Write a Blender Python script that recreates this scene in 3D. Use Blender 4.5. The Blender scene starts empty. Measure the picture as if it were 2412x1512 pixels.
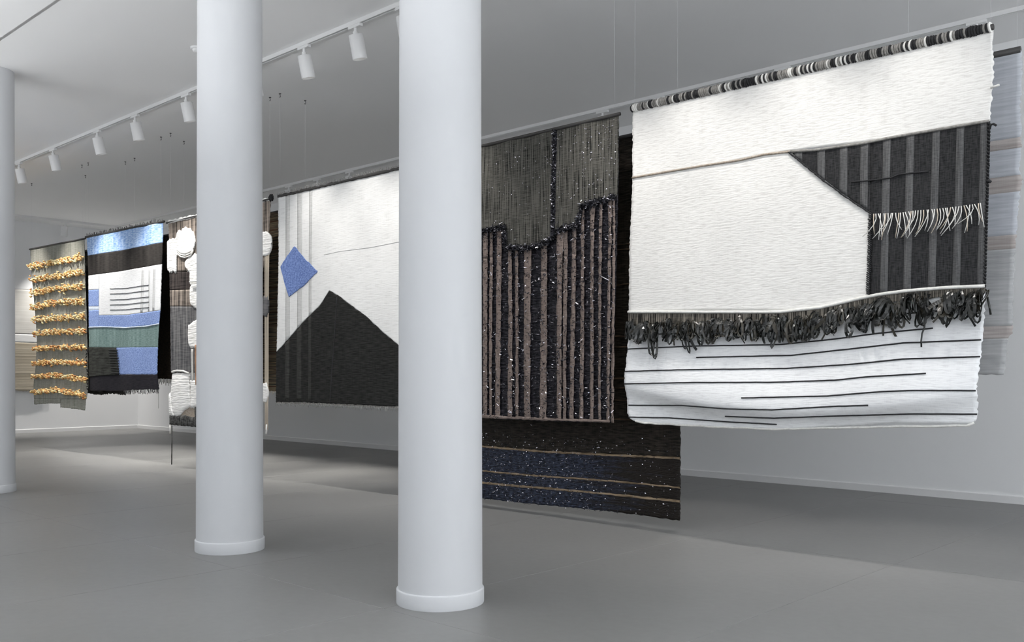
import bpy, math, random
from mathutils import Vector, Matrix

random.seed(11)
scene = bpy.context.scene
C = scene.collection

# ------------------------------------------------------------------ camera, world, added daylight, exposure
H = 1.10                    # eye height
F = 2232.0                  # focal length in pixels of the 2412 frame
CX, HY = 1206.0, 880.0      # principal column, horizon row
SN, CS = math.sin(math.radians(43.26)), math.cos(math.radians(43.26))

cam_data = bpy.data.cameras.new('camera')
cam = bpy.data.objects.new('camera', cam_data)
C.objects.link(cam)
cam.location = (0, 0, H)
cam.rotation_euler = (math.pi / 2, 0, math.radians(43.26))
cam_data.sensor_width = 36.0
cam_data.lens = 36.0 * F / 2412.0
cam_data.shift_y = (HY - 756.0) / 2412.0
cam_data.clip_end = 200
scene.camera = cam

scene.view_settings.view_transform = 'Standard'
scene.view_settings.look = 'None'
scene.view_settings.gamma = 1.0
scene.view_settings.use_curve_mapping = False
scene.view_settings.exposure = 0.0

world = bpy.data.worlds.new('sky')
scene.world = world
world.use_nodes = True
world.node_tree.nodes['Background'].inputs[0].default_value = (0.80, 0.88, 1.0, 1)
world.node_tree.nodes['Background'].inputs[1].default_value = 1.0

WINDOW_W, SIDE_W, UPLIGHT_W = 6, 102, 94  # power of the added windows and near-aisle pendants
WIN = [(-15.0, 2.6), (-11.0, 2.6), (-7.0, 2.6), (-3.0, 2.6), (1.5, 2.6)]   # window centres and widths on the unseen street wall, added for light
WIN_Z0, WIN_Z1 = 0.95, 3.35
FRONT_Y = -4.2
for wx, ww in WIN:          # area light added outside each window
    ld = bpy.data.lights.new('window_daylight', 'AREA')
    ld.shape = 'RECTANGLE'
    ld.size, ld.size_y = ww - 0.1, WIN_Z1 - WIN_Z0 - 0.1
    ld.energy = WINDOW_W
    ld.color = (0.93, 0.965, 1.0)
    lo = bpy.data.objects.new('window_daylight', ld)
    C.objects.link(lo)
    lo.location = (wx, FRONT_Y - 0.32, (WIN_Z0 + WIN_Z1) / 2)
    lo.rotation_euler = (math.radians(90), 0, 0)      # emits towards +Y
SIDE_WIN = [(-2.2, 2.4), (1.2, 2.4), (4.6, 2.4)]     # windows added for light in the unseen right wall: centre along Y, width
SIDE_X = 4.5
for wy, ww in SIDE_WIN:  # area light added outside each of these openings
    ld = bpy.data.lights.new('entrance_daylight', 'AREA')
    ld.shape = 'RECTANGLE'
    ld.size, ld.size_y = ww - 0.1, WIN_Z1 - WIN_Z0 - 0.1
    ld.energy = SIDE_W
    ld.color = (0.93, 0.965, 1.0)
    lo = bpy.data.objects.new('entrance_daylight', ld)
    C.objects.link(lo)
    lo.location = (SIDE_X + 0.32, wy, (WIN_Z0 + WIN_Z1) / 2)
    lo.rotation_euler = (math.radians(90), 0, math.radians(90))   # emits towards -X
SPOT_W = 68.0               # wall-washing track spots
BACK_W = 520.0              # spots of the rear track
WASH_W = 250.0              # spots washing the rear and far walls
ADDED_PENDANT_W = 98.0  # power of the pendants added on the right
CEIL = 3.92

# ------------------------------------------------------------------ helpers
def on_y(px, py, Y):
    """the point of the vertical plane at depth Y seen at a photo position"""
    u = (px - CX) / F
    f = Y / (SN * u + CS)
    return (f * (CS * u - SN), H + (HY - py) / F * f)

def on_x(px, py, X):
    u = (px - CX) / F
    f = X / (CS * u - SN)
    return (f * (SN * u + CS), H + (HY - py) / F * f)

def mesh_obj(name, verts, faces, mat, parent=None, smooth=True, org=(0, 0, 0)):
    me = bpy.data.meshes.new(name)
    if org != (0, 0, 0):
        ox, oy, oz = org
        verts = [(x - ox, y - oy, z - oz) for x, y, z in verts]
    me.from_pydata(verts, [], faces)
    me.update()
    if smooth:
        me.polygons.foreach_set('use_smooth', [True] * len(me.polygons))
    if mat is not None:
        me.materials.append(mat)
    o = bpy.data.objects.new(name, me)
    C.objects.link(o)
    if parent is not None:
        o.parent = parent
    return o

def tag(o, label, cat, group=None):
    o['label'] = label
    o['category'] = cat
    if group:
        o['group'] = group
    return o

def struct(o):
    o['kind'] = 'structure'
    return o

def empty(name, loc, label=None, cat=None, group=None):
    o = bpy.data.objects.new(name, None)
    o.location = loc
    o.empty_display_size = 0.1
    C.objects.link(o)
    if label:
        tag(o, label, cat, group)
    return o

def box_vf(x0, x1, y0, y1, z0, z1):
    v = [(x0, y0, z0), (x1, y0, z0), (x1, y1, z0), (x0, y1, z0), (x0, y0, z1), (x1, y0, z1), (x1, y1, z1), (x0, y1, z1)]
    f = [(0, 3, 2, 1), (4, 5, 6, 7), (0, 1, 5, 4), (1, 2, 6, 5), (2, 3, 7, 6), (3, 0, 4, 7)]
    return v, f

def box(name, x0, x1, y0, y1, z0, z1, mat, parent=None, org=(0, 0, 0)):
    v, f = box_vf(x0, x1, y0, y1, z0, z1)
    return mesh_obj(name, v, f, mat, parent, False, org)

def lathe_vf(profile, n=32, cx=0, cy=0, cz=0):
    v, f = [], []
    for r, z in profile:
        for k in range(n):
            a = 2 * math.pi * k / n
            v.append((cx + r * math.cos(a), cy + r * math.sin(a), cz + z))
    for i in range(len(profile) - 1):
        for k in range(n):
            k2 = (k + 1) % n
            f.append((i * n + k, i * n + k2, (i + 1) * n + k2, (i + 1) * n + k))
    k0 = len(v)
    v += v[:n]
    v += v[(len(profile) - 1) * n:len(profile) * n]
    f.append(tuple(reversed(range(k0, k0 + n))))
    f.append(tuple(range(k0 + n, k0 + 2 * n)))
    return v, f

def tube_vf(pts, r, n=6):
    pts = [Vector(p) for p in pts]
    v, f = [], []
    m = len(pts)
    for i, p in enumerate(pts):
        t = (pts[min(i + 1, m - 1)] - pts[max(i - 1, 0)])
        t = t.normalized() if t.length > 1e-9 else Vector((0, 0, 1))
        a = t.cross(Vector((0, 1, 0.13)))
        if a.length < 1e-4:
            a = t.cross(Vector((1, 0, 0)))
        a.normalize()
        b = t.cross(a)
        rr = r[i] if isinstance(r, (list, tuple)) else r
        for k in range(n):
            w = 2 * math.pi * k / n
            q = p + (a * math.cos(w) + b * math.sin(w)) * rr
            v.append(tuple(q))
    for i in range(m - 1):
        for k in range(n):
            k2 = (k + 1) % n
            f.append((i * n + k, i * n + k2, (i + 1) * n + k2, (i + 1) * n + k))
    f.append(tuple(reversed(range(n))))
    f.append(tuple(range((m - 1) * n, m * n)))
    return v, f

def join_vf(parts):
    V, Fc = [], []
    for v, f in parts:
        o = len(V)
        V += v
        Fc += [tuple(i + o for i in q) for q in f]
    return V, Fc

def dup(root, loc=None, label=None, name=None):
    r = root.copy()
    C.objects.link(r)
    if loc is not None:
        r.location = loc
    if label:
        r['label'] = label
    for ch in list(root.children):
        c = ch.copy()
        C.objects.link(c)
        c.parent = r
        for g in list(ch.children):
            d = g.copy()
            C.objects.link(d)
            d.parent = c
    return r

# ------------------------------------------------------------------ materials
def new_mat(name):
    m = bpy.data.materials.new(name)
    m.use_nodes = True
    nt = m.node_tree
    b = nt.nodes['Principled BSDF']
    return m, nt, b

def plain(name, col, rough=0.6, metal=0.0, noise=0.0, nscale=3.0, bump=0.0, bscale=60.0, spec=0.5):
    m, nt, b = new_mat(name)
    b.inputs['Base Color'].default_value = (*col, 1)
    b.inputs['Roughness'].default_value = rough
    b.inputs['Metallic'].default_value = metal
    b.inputs['Specular IOR Level'].default_value = spec
    tc = nt.nodes.new('ShaderNodeTexCoord')
    if noise:
        n = nt.nodes.new('ShaderNodeTexNoise')
        n.inputs['Scale'].default_value = nscale
        n.inputs['Detail'].default_value = 4
        nt.links.new(tc.outputs['Object'], n.inputs['Vector'])
        r = nt.nodes.new('ShaderNodeValToRGB')
        r.color_ramp.elements[0].position = 0.3
        r.color_ramp.elements[1].position = 0.7
        r.color_ramp.elements[0].color = (*[c * (1 - noise) for c in col], 1)
        r.color_ramp.elements[1].color = (*[min(1, c * (1 + noise)) for c in col], 1)
        nt.links.new(n.outputs['Fac'], r.inputs['Fac'])
        nt.links.new(r.outputs['Color'], b.inputs['Base Color'])
    if bump:
        n2 = nt.nodes.new('ShaderNodeTexNoise')
        n2.inputs['Scale'].default_value = bscale
        n2.inputs['Detail'].default_value = 3
        nt.links.new(tc.outputs['Object'], n2.inputs['Vector'])
        bp = nt.nodes.new('ShaderNodeBump')
        bp.inputs['Strength'].default_value = bump
        bp.inputs['Distance'].default_value = 0.004
        nt.links.new(n2.outputs['Fac'], bp.inputs['Height'])
        nt.links.new(bp.outputs['Normal'], b.inputs['Normal'])
    return m

def weave(name, c1, c2, weft=(9, 130), warp=(150, 7), mix=0.3, rough=0.9, bump=0.5, dist=0.006, lo=0.36, hi=0.64, c3=None, c3pos=0.8, blotch=0.08):
    """woven yarn: horizontal weft streaks mixed with vertical warp streaks, colours c1..c2(..c3)"""
    m, nt, b = new_mat(name)
    L = nt.links.new
    b.inputs['Roughness'].default_value = rough
    b.inputs['Specular IOR Level'].default_value = 0.15
    tc = nt.nodes.new('ShaderNodeTexCoord')
    def streak(sx, sz, detail):
        mp = nt.nodes.new('ShaderNodeMapping')
        mp.inputs['Scale'].default_value = (sx, 0.0, sz)
        L(tc.outputs['Object'], mp.inputs['Vector'])
        n = nt.nodes.new('ShaderNodeTexNoise')
        n.inputs['Scale'].default_value = 1.0
        n.inputs['Detail'].default_value = detail
        L(mp.outputs['Vector'], n.inputs['Vector'])
        return n.outputs['Fac']
    a = streak(*weft, 2.0)
    w = streak(*warp, 2.0)
    mx = nt.nodes.new('ShaderNodeMix')
    mx.inputs[0].default_value = mix
    L(a, mx.inputs[2])
    L(w, mx.inputs[3])
    r = nt.nodes.new('ShaderNodeValToRGB')
    r.color_ramp.elements[0].position = lo
    r.color_ramp.elements[1].position = hi
    r.color_ramp.elements[0].color = (*c1, 1)
    r.color_ramp.elements[1].color = (*c2, 1)
    if c3:
        e = r.color_ramp.elements.new(c3pos)
        e.color = (*c3, 1)
    L(mx.outputs[0], r.inputs['Fac'])
    big = nt.nodes.new('ShaderNodeTexNoise')
    big.inputs['Scale'].default_value = 2.2
    L(tc.outputs['Object'], big.inputs['Vector'])
    mr = nt.nodes.new('ShaderNodeMapRange')
    mr.inputs[1].default_value = 0.3
    mr.inputs[2].default_value = 0.7
    mr.inputs[3].default_value = 1 - blotch
    mr.inputs[4].default_value = 1 + blotch * 0.5
    L(big.outputs['Fac'], mr.inputs[0])
    vm = nt.nodes.new('ShaderNodeVectorMath')
    vm.operation = 'SCALE'
    L(r.outputs['Color'], vm.inputs[0])
    L(mr.outputs[0], vm.inputs['Scale'])
    L(vm.outputs[0], b.inputs['Base Color'])
    bp = nt.nodes.new('ShaderNodeBump')
    bp.inputs['Strength'].default_value = bump
    bp.inputs['Distance'].default_value = dist
    L(mx.outputs[0], bp.inputs['Height'])
    L(bp.outputs['Normal'], b.inputs['Normal'])
    return m

def stripes_mat(name, cols, freq, seed=0.0, rough=0.9):
    """rag-rug stripes: a colour for every height, from stretched noise"""
    m, nt, b = new_mat(name)
    L = nt.links.new
    b.inputs['Roughness'].default_value = rough
    b.inputs['Specular IOR Level'].default_value = 0.15
    tc = nt.nodes.new('ShaderNodeTexCoord')
    mp = nt.nodes.new('ShaderNodeMapping')
    mp.inputs['Scale'].default_value = (0.5, 0, freq)
    mp.inputs['Location'].default_value = (0, 0, seed)
    L(tc.outputs['Object'], mp.inputs['Vector'])
    n = nt.nodes.new('ShaderNodeTexNoise')
    n.inputs['Scale'].default_value = 1.0
    n.inputs['Detail'].default_value = 2
    L(mp.outputs['Vector'], n.inputs['Vector'])
    r = nt.nodes.new('ShaderNodeValToRGB')
    while len(r.color_ramp.elements) < len(cols):
        r.color_ramp.elements.new(0.5)
    for i, c in enumerate(cols):
        e = r.color_ramp.elements[i]
        e.position = 0.28 + 0.46 * i / (len(cols) - 1)
        e.color = (*c, 1)
    L(n.outputs['Fac'], r.inputs['Fac'])
    L(r.outputs['Color'], b.inputs['Base Color'])
    bp = nt.nodes.new('ShaderNodeBump')
    bp.inputs['Strength'].default_value = 0.5
    bp.inputs['Distance'].default_value = 0.006
    L(n.outputs['Fac'], bp.inputs['Height'])
    L(bp.outputs['Normal'], b.inputs['Normal'])
    return m

M = {}
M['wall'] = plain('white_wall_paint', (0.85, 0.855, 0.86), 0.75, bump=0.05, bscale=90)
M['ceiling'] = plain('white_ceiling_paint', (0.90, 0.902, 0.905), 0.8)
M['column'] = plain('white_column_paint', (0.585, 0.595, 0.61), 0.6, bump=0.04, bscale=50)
M['skirting'] = plain('white_skirting_paint', (0.80, 0.80, 0.80), 0.5)
M['metal_white'] = plain('white_lamp_enamel', (0.80, 0.80, 0.80), 0.4)
M['slot'] = plain('track_slot_dark', (0.12, 0.12, 0.12), 0.6)
M['hook'] = plain('dark_hook_steel', (0.08, 0.08, 0.085), 0.4, 0.7)
M['thread'] = plain('nylon_thread', (0.72, 0.73, 0.74), 0.3)
M['grout'] = plain('floor_grout', (0.36, 0.36, 0.35), 0.7)
m, nt, b = new_mat('window_pane_glass')
tr = nt.nodes.new('ShaderNodeBsdfTransparent')
gl = nt.nodes.new('ShaderNodeBsdfGlossy')
gl.inputs['Roughness'].default_value = 0.02
ms = nt.nodes.new('ShaderNodeMixShader')
ms.inputs[0].default_value = 0.06
nt.links.new(tr.outputs[0], ms.inputs[1])
nt.links.new(gl.outputs[0], ms.inputs[2])
nt.links.new(ms.outputs[0], nt.nodes['Material Output'].inputs['Surface'])
M['glass'] = m
m, nt, b = new_mat('lamp_lens_glow')
b.inputs['Emission Color'].default_value = (1, 0.95, 0.88, 1)
b.inputs['Emission Strength'].default_value = 1.2
M['lens'] = m

# floor: honed grey concrete slabs, faintly cloudy
m, nt, b = new_mat('grey_concrete')
tc = nt.nodes.new('ShaderNodeTexCoord')
geo = nt.nodes.new('ShaderNodeNewGeometry')
n1 = nt.nodes.new('ShaderNodeTexNoise'); n1.inputs['Scale'].default_value = 0.7; n1.inputs['Detail'].default_value = 6
n2 = nt.nodes.new('ShaderNodeTexNoise'); n2.inputs['Scale'].default_value = 22; n2.inputs['Detail'].default_value = 5
nt.links.new(geo.outputs['Position'], n1.inputs['Vector'])
nt.links.new(geo.outputs['Position'], n2.inputs['Vector'])
mx = nt.nodes.new('ShaderNodeMix'); mx.inputs[0].default_value = 0.3
nt.links.new(n1.outputs['Fac'], mx.inputs[2]); nt.links.new(n2.outputs['Fac'], mx.inputs[3])
rp = nt.nodes.new('ShaderNodeValToRGB')
rp.color_ramp.elements[0].position = 0.3; rp.color_ramp.elements[0].color = (0.182, 0.181, 0.176, 1)
rp.color_ramp.elements[1].position = 0.7; rp.color_ramp.elements[1].color = (0.226, 0.225, 0.220, 1)
nt.links.new(mx.outputs[0], rp.inputs['Fac'])
nt.links.new(rp.outputs['Color'], b.inputs['Base Color'])
b.inputs['Roughness'].default_value = 0.42
b.inputs['Specular IOR Level'].default_value = 0.4
M['floor'] = m

M['white_wool'] = weave('white_wool_weave', (0.69, 0.675, 0.65), (0.83, 0.82, 0.795), weft=(16, 105), mix=0.15, bump=0.5, dist=0.007, lo=0.3, hi=0.52, blotch=0.05)
M['white_plain'] = weave('white_cotton_weave', (0.68, 0.68, 0.67), (0.83, 0.83, 0.82), weft=(8, 120), mix=0.3, bump=0.4, lo=0.3, hi=0.5, blotch=0.05)
M['cool_white'] = weave('cool_white_weave', (0.70, 0.705, 0.72), (0.84, 0.85, 0.86), weft=(14, 110), mix=0.2, bump=0.45, lo=0.3, hi=0.5, blotch=0.05)
M['fluffy'] = weave('fluffy_white_wool', (0.70, 0.69, 0.66), (0.90, 0.89, 0.87), weft=(8, 60), mix=0.1, bump=0.9, dist=0.012, lo=0.3, hi=0.5, blotch=0.04)
M['grey_stripe'] = weave('pale_grey_stripe', (0.52, 0.52, 0.51), (0.66, 0.66, 0.65), weft=(8, 120), mix=0.3, bump=0.4)
M['faint_stripe'] = weave('faint_grey_stripe', (0.60, 0.605, 0.61), (0.72, 0.725, 0.73), weft=(8, 120), mix=0.3, bump=0.4)
M['tan_yarn'] = weave('tan_yarn', (0.30, 0.25, 0.20), (0.46, 0.40, 0.34), weft=(60, 60), bump=0.3)
M['black_yarn'] = plain('black_yarn', (0.018, 0.018, 0.020), 0.85, noise=0.4, nscale=60)
M['white_yarn'] = plain('white_yarn', (0.72, 0.71, 0.68), 0.9, noise=0.1, nscale=60)
M['grey_yarn'] = plain('grey_yarn', (0.26, 0.25, 0.235), 0.9, noise=0.3, nscale=60)
M['dark_panel'] = weave('charcoal_weave', (0.012, 0.012, 0.013), (0.050, 0.050, 0.052), weft=(30, 160), warp=(170, 14), mix=0.5, bump=0.3)
M['dark_light'] = weave('mid_grey_weave', (0.055, 0.055, 0.057), (0.150, 0.150, 0.152), weft=(40, 160), warp=(260, 5), mix=0.62, bump=0.3)
M['warp_band'] = weave('dark_warp_threads', (0.02, 0.019, 0.017), (0.26, 0.235, 0.20), weft=(20, 60), warp=(140, 4), mix=0.88, lo=0.42, hi=0.6, bump=0.6)
M['house_black'] = weave('black_wool_weave', (0.010, 0.010, 0.010), (0.034, 0.034, 0.032), weft=(10, 120), mix=0.25, bump=0.5)
M['house_black_stripe'] = weave('soft_black_stripe', (0.024, 0.024, 0.023), (0.060, 0.060, 0.056), weft=(10, 120), mix=0.3, bump=0.5)
M['blue'] = weave('mottled_blue_weave', (0.13, 0.20, 0.46), (0.36, 0.47, 0.76), weft=(55, 85), warp=(90, 20), mix=0.3, bump=0.4, lo=0.38, hi=0.62)
M['diamond_blue'] = weave('denim_blue_weave', (0.095, 0.15, 0.38), (0.25, 0.35, 0.66), weft=(45, 70), warp=(70, 20), mix=0.3, bump=0.4)
M['pale_blue'] = weave('pale_blue_weave', (0.19, 0.35, 0.72), (0.55, 0.71, 0.95), weft=(14, 70), warp=(14, 2), mix=0.35, bump=0.4, lo=0.38, hi=0.62)
M['ice_blue'] = weave('ice_blue_yarn', (0.50, 0.58, 0.72), (0.70, 0.76, 0.85), weft=(14, 90), bump=0.3)
M['green'] = weave('grey_green_weave', (0.13, 0.20, 0.19), (0.25, 0.345, 0.33), weft=(20, 100), warp=(20, 2), mix=0.4, bump=0.4)
M['umber'] = weave('dark_umber_weave', (0.020, 0.018, 0.017), (0.055, 0.050, 0.046), weft=(10, 120), warp=(12, 1), mix=0.5, bump=0.3)
M['olive_black'] = weave('olive_black_weave', (0.020, 0.021, 0.018), (0.060, 0.062, 0.055), weft=(6, 40), mix=0.2, bump=0.5)
M['ink'] = weave('ink_black_weave', (0.012, 0.011, 0.015), (0.030, 0.028, 0.033), weft=(10, 120), bump=0.4)
M['sage'] = weave('sage_grey_linen', (0.20, 0.202, 0.172), (0.34, 0.335, 0.295), weft=(10, 100), warp=(20, 2.0), mix=0.5, bump=0.35)
M['tuft_a'] = plain('apricot_wool', (0.88, 0.50, 0.20), 0.9, noise=0.35, nscale=18)
M['tuft_b'] = plain('pale_apricot_wool', (0.95, 0.74, 0.44), 0.9, noise=0.25, nscale=18)
M['tuft_c'] = plain('russet_wool', (0.58, 0.26, 0.09), 0.9, noise=0.3, nscale=18)
M['net'] = weave('olive_grey_net', (0.012, 0.012, 0.011), (0.135, 0.130, 0.115), weft=(10, 170), warp=(150, 3.2), mix=0.72, lo=0.40, hi=0.54, bump=0.9, dist=0.01)
M['tinsel_ground'] = weave('black_tinsel_weave', (0.006, 0.006, 0.009), (0.060, 0.055, 0.066), weft=(14, 70), warp=(30, 10), mix=0.25, rough=0.35, lo=0.45, hi=0.75, bump=1.0, dist=0.02)
M['mauve'] = weave('mauve_brown_strip', (0.145, 0.112, 0.098), (0.285, 0.230, 0.205), weft=(20, 110), warp=(120, 5), mix=0.4, bump=0.5)
M['tinsel'] = plain('black_foil', (0.05, 0.05, 0.06), 0.22, 0.75)
M['tinsel_silver'] = plain('silver_foil', (0.72, 0.70, 0.76), 0.25, 0.9)
M['ribbon'] = plain('black_plastic_ribbon', (0.010, 0.011, 0.010), 0.24, 0.0, noise=0.3, nscale=30, spec=0.55)
M['ribbon_brown'] = plain('smoky_plastic_ribbon', (0.040, 0.036, 0.028), 0.24, 0.0, noise=0.3, nscale=30, spec=0.55)
M['long_dark'] = weave('bitter_brown_weave', (0.007, 0.006, 0.005), (0.042, 0.035, 0.028), weft=(12, 90), mix=0.2, rough=0.5, bump=0.8, dist=0.012)
M['navy'] = weave('navy_glitter_weave', (0.007, 0.008, 0.012), (0.060, 0.072, 0.115), weft=(22, 110), warp=(40, 14), mix=0.2, rough=0.4, lo=0.38, hi=0.68, bump=0.9, dist=0.012, c3=(0.32, 0.35, 0.45), c3pos=0.78)
# the navy runs out into brown-black towards the right-hand selvedge
nt = M['navy'].node_tree
b = nt.nodes['Principled BSDF']
src = b.inputs['Base Color'].links[0].from_socket
tc = nt.nodes.new('ShaderNodeTexCoord')
sx = nt.nodes.new('ShaderNodeSeparateXYZ'); nt.links.new(tc.outputs['Object'], sx.inputs[0])
mp = nt.nodes.new('ShaderNodeMapping'); mp.inputs['Scale'].default_value = (2.5, 0, 45); nt.links.new(tc.outputs['Object'], mp.inputs['Vector'])
nn = nt.nodes.new('ShaderNodeTexNoise'); nn.inputs['Scale'].default_value = 1.0; nt.links.new(mp.outputs[0], nn.inputs['Vector'])
ad = nt.nodes.new('ShaderNodeMath'); ad.operation = 'MULTIPLY_ADD'; ad.inputs[1].default_value = 1.6; nt.links.new(nn.outputs['Fac'], ad.inputs[0]); nt.links.new(sx.outputs[0], ad.inputs[2])
mr = nt.nodes.new('ShaderNodeMapRange'); mr.inputs[1].default_value = 0.95; mr.inputs[2].default_value = 1.45; nt.links.new(ad.outputs[0], mr.inputs[0])
mc = nt.nodes.new('ShaderNodeMix'); mc.data_type = 'RGBA'
nt.links.new(mr.outputs[0], mc.inputs[0]); nt.links.new(src, mc.inputs[6]); mc.inputs[7].default_value = (0.016, 0.013, 0.011, 1)
nt.links.new(mc.outputs[2], b.inputs['Base Color'])
M['tan_line'] = weave('tan_metallic_line', (0.14, 0.10, 0.06), (0.34, 0.26, 0.18), weft=(7, 70), mix=0.1, bump=0.5)
M['brown_line'] = weave('brown_hair_line', (0.03, 0.022, 0.016), (0.11, 0.075, 0.05), weft=(7, 70), mix=0.1, bump=0.5)
M['deep_brown'] = weave('near_black_brown_weave', (0.008, 0.006, 0.004), (0.034, 0.024, 0.014), weft=(20, 90), bump=0.6)
M['ash'] = weave('ash_blue_grey_weave', (0.42, 0.44, 0.48), (0.56, 0.58, 0.62), weft=(5, 80), warp=(12, 1), mix=0.3, bump=0.4)
M['ash_low'] = weave('ash_grey_weave', (0.34, 0.345, 0.35), (0.46, 0.465, 0.47), weft=(5, 80), warp=(12, 1), mix=0.3, bump=0.4)
M['taupe'] = weave('taupe_band_weave', (0.36, 0.325, 0.31), (0.52, 0.485, 0.47), weft=(3, 60), mix=0.1, bump=0.4)
M['net_brown'] = weave('grey_brown_loose_weave', (0.035, 0.030, 0.027), (0.33, 0.28, 0.24), weft=(4, 40), warp=(42, 1.6), mix=0.8, lo=0.36, hi=0.62, bump=0.8)
M['net_black'] = weave('black_brown_loose_weave', (0.012, 0.010, 0.010), (0.075, 0.062, 0.058), weft=(4, 60), warp=(42, 1.6), mix=0.6, bump=0.8)
M['net_blue'] = weave('slate_loose_weave', (0.040, 0.042, 0.048), (0.22, 0.215, 0.215), weft=(6, 60), warp=(42, 1.6), mix=0.7, lo=0.36, hi=0.64, bump=0.8)
M['hem_grey'] = weave('charcoal_hem_knit', (0.018, 0.018, 0.018), (0.15, 0.15, 0.145), weft=(20, 70), warp=(60, 8), mix=0.6, lo=0.4, hi=0.66, bump=0.8)
M['cream'] = weave('cream_linen', (0.62, 0.60, 0.56), (0.76, 0.745, 0.71), weft=(3, 60), bump=0.3)
M['oat'] = weave('oat_knit', (0.40, 0.35, 0.27), (0.56, 0.50, 0.40), weft=(9, 26), warp=(20, 12), mix=0.2, bump=0.8, dist=0.012)
M['rug'] = stripes_mat('rag_stripes', [(0.015, 0.010, 0.008), (0.16, 0.085, 0.055), (0.035, 0.026, 0.022), (0.30, 0.23, 0.15), (0.05, 0.055, 0.05), (0.20, 0.13, 0.09), (0.10, 0.12, 0.105), (0.02, 0.015, 0.012)], 34)
M['wood'] = plain('brown_cane', (0.36, 0.20, 0.12), 0.7, noise=0.3, nscale=20)
M['rod'] = plain('dark_hanging_rod', (0.035, 0.033, 0.032), 0.6)
M['ecru'] = plain('ecru_thread', (0.62, 0.54, 0.44), 0.85)

# ------------------------------------------------------------------ the room
X_END, X_NEAR, Y_BACK = -18.6, 4.5, 8.75
SOFFIT_Y, SOFFIT_Z = 2.80, H + 2.77
fl = struct(box('floor', X_END - 0.2, X_NEAR + 0.2, FRONT_Y - 0.4, Y_BACK + 0.2, -0.30, -0.03, M['grout']))
xs = [-3.48 + 1.34 * k for k in range(-12, 7)]
xs = [X_END] + [x for x in xs if X_END + 0.2 < x < X_NEAR - 0.2] + [X_NEAR]
ys = [FRONT_Y, -2.54, 0.14, 2.82, 5.50, 8.18, Y_BACK]
slab_cache = {}
for i in range(len(xs) - 1):
    for j in range(len(ys) - 1):
        w, d = round(xs[i + 1] - xs[i], 3), round(ys[j + 1] - ys[j], 3)
        if (w, d) not in slab_cache:
            g, e = 0.0012, 0.0012
            x1, y1 = w / 2 - g, d / 2 - g
            v = [(-x1, -y1, -0.03), (x1, -y1, -0.03), (x1, y1, -0.03), (-x1, y1, -0.03),
                 (-x1, -y1, -e), (x1, -y1, -e), (x1, y1, -e), (-x1, y1, -e),
                 (-x1 + e, -y1 + e, 0), (x1 - e, -y1 + e, 0), (x1 - e, y1 - e, 0), (-x1 + e, y1 - e, 0)]
            f = [(0, 3, 2, 1), (8, 9, 10, 11)]
            for a in (0, 4):
                for k in range(4):
                    k2 = (k + 1) % 4
                    f.append((a + k, a + k2, a + 4 + k2, a + 4 + k))
            me = bpy.data.meshes.new('floor_slab')
            me.from_pydata(v, [], f)
            me.materials.append(M['floor'])
            slab_cache[(w, d)] = me
        o = bpy.data.objects.new('floor_slab', slab_cache[(w, d)])
        o.location = ((xs[i] + xs[i + 1]) / 2, (ys[j] + ys[j + 1]) / 2, 0)
        C.objects.link(o)
        o.parent = fl

struct(box('ceiling', X_END - 0.2, X_NEAR + 0.2, FRONT_Y - 0.4, Y_BACK + 0.2, CEIL, CEIL + 0.2, M['ceiling']))
struct(box('ceiling_soffit', X_END, X_NEAR, FRONT_Y, SOFFIT_Y, SOFFIT_Z, CEIL, M['ceiling']))
struct(box('wall_back', X_END - 0.2, X_NEAR + 0.2, Y_BACK, Y_BACK + 0.2, 0, CEIL, M['wall']))
struct(box('wall_left', X_END - 0.2, X_END, FRONT_Y - 0.4, Y_BACK, 0, CEIL, M['wall']))
parts = [box_vf(X_NEAR, X_NEAR + 0.25, FRONT_Y - 0.4, Y_BACK, 0, WIN_Z0), box_vf(X_NEAR, X_NEAR + 0.25, FRONT_Y - 0.4, Y_BACK, WIN_Z1, CEIL)]
cur = FRONT_Y - 0.4
for wy, ww in SIDE_WIN:
    parts.append(box_vf(X_NEAR, X_NEAR + 0.25, cur, wy - ww / 2, WIN_Z0, WIN_Z1))
    cur = wy + ww / 2
parts.append(box_vf(X_NEAR, X_NEAR + 0.25, cur, Y_BACK, WIN_Z0, WIN_Z1))
v, f = join_vf(parts)
struct(mesh_obj('wall_right', v, f, M['wall'], smooth=False))
for n, (wy, ww) in enumerate(SIDE_WIN):  # unseen windows, put in to light the columns from the right
    a, c = wy - ww / 2, wy + ww / 2
    org = (X_NEAR + 0.1, wy, WIN_Z0)
    wroot = struct(empty('window_%d' % (len(WIN) + n + 1), org))
    xa, xb = X_NEAR + 0.08, X_NEAR + 0.14
    v, f = join_vf([box_vf(xa, xb, a, c, WIN_Z0, WIN_Z0 + 0.06), box_vf(xa, xb, a, c, WIN_Z1 - 0.06, WIN_Z1), box_vf(xa, xb, a, a + 0.06, WIN_Z0, WIN_Z1),
                    box_vf(xa, xb, c - 0.06, c, WIN_Z0, WIN_Z1), box_vf(xa, xb, wy - 0.03, wy + 0.03, WIN_Z0, WIN_Z1)])
    mesh_obj('window_frame', v, f, M['metal_white'], wroot, False, org)
    for s0, s1 in ((a + 0.06, wy - 0.03), (wy + 0.03, c - 0.06)):
        box('pane', X_NEAR + 0.105, X_NEAR + 0.115, s0, s1, WIN_Z0 + 0.06, WIN_Z1 - 0.06, M['glass'], wroot, org)
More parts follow.
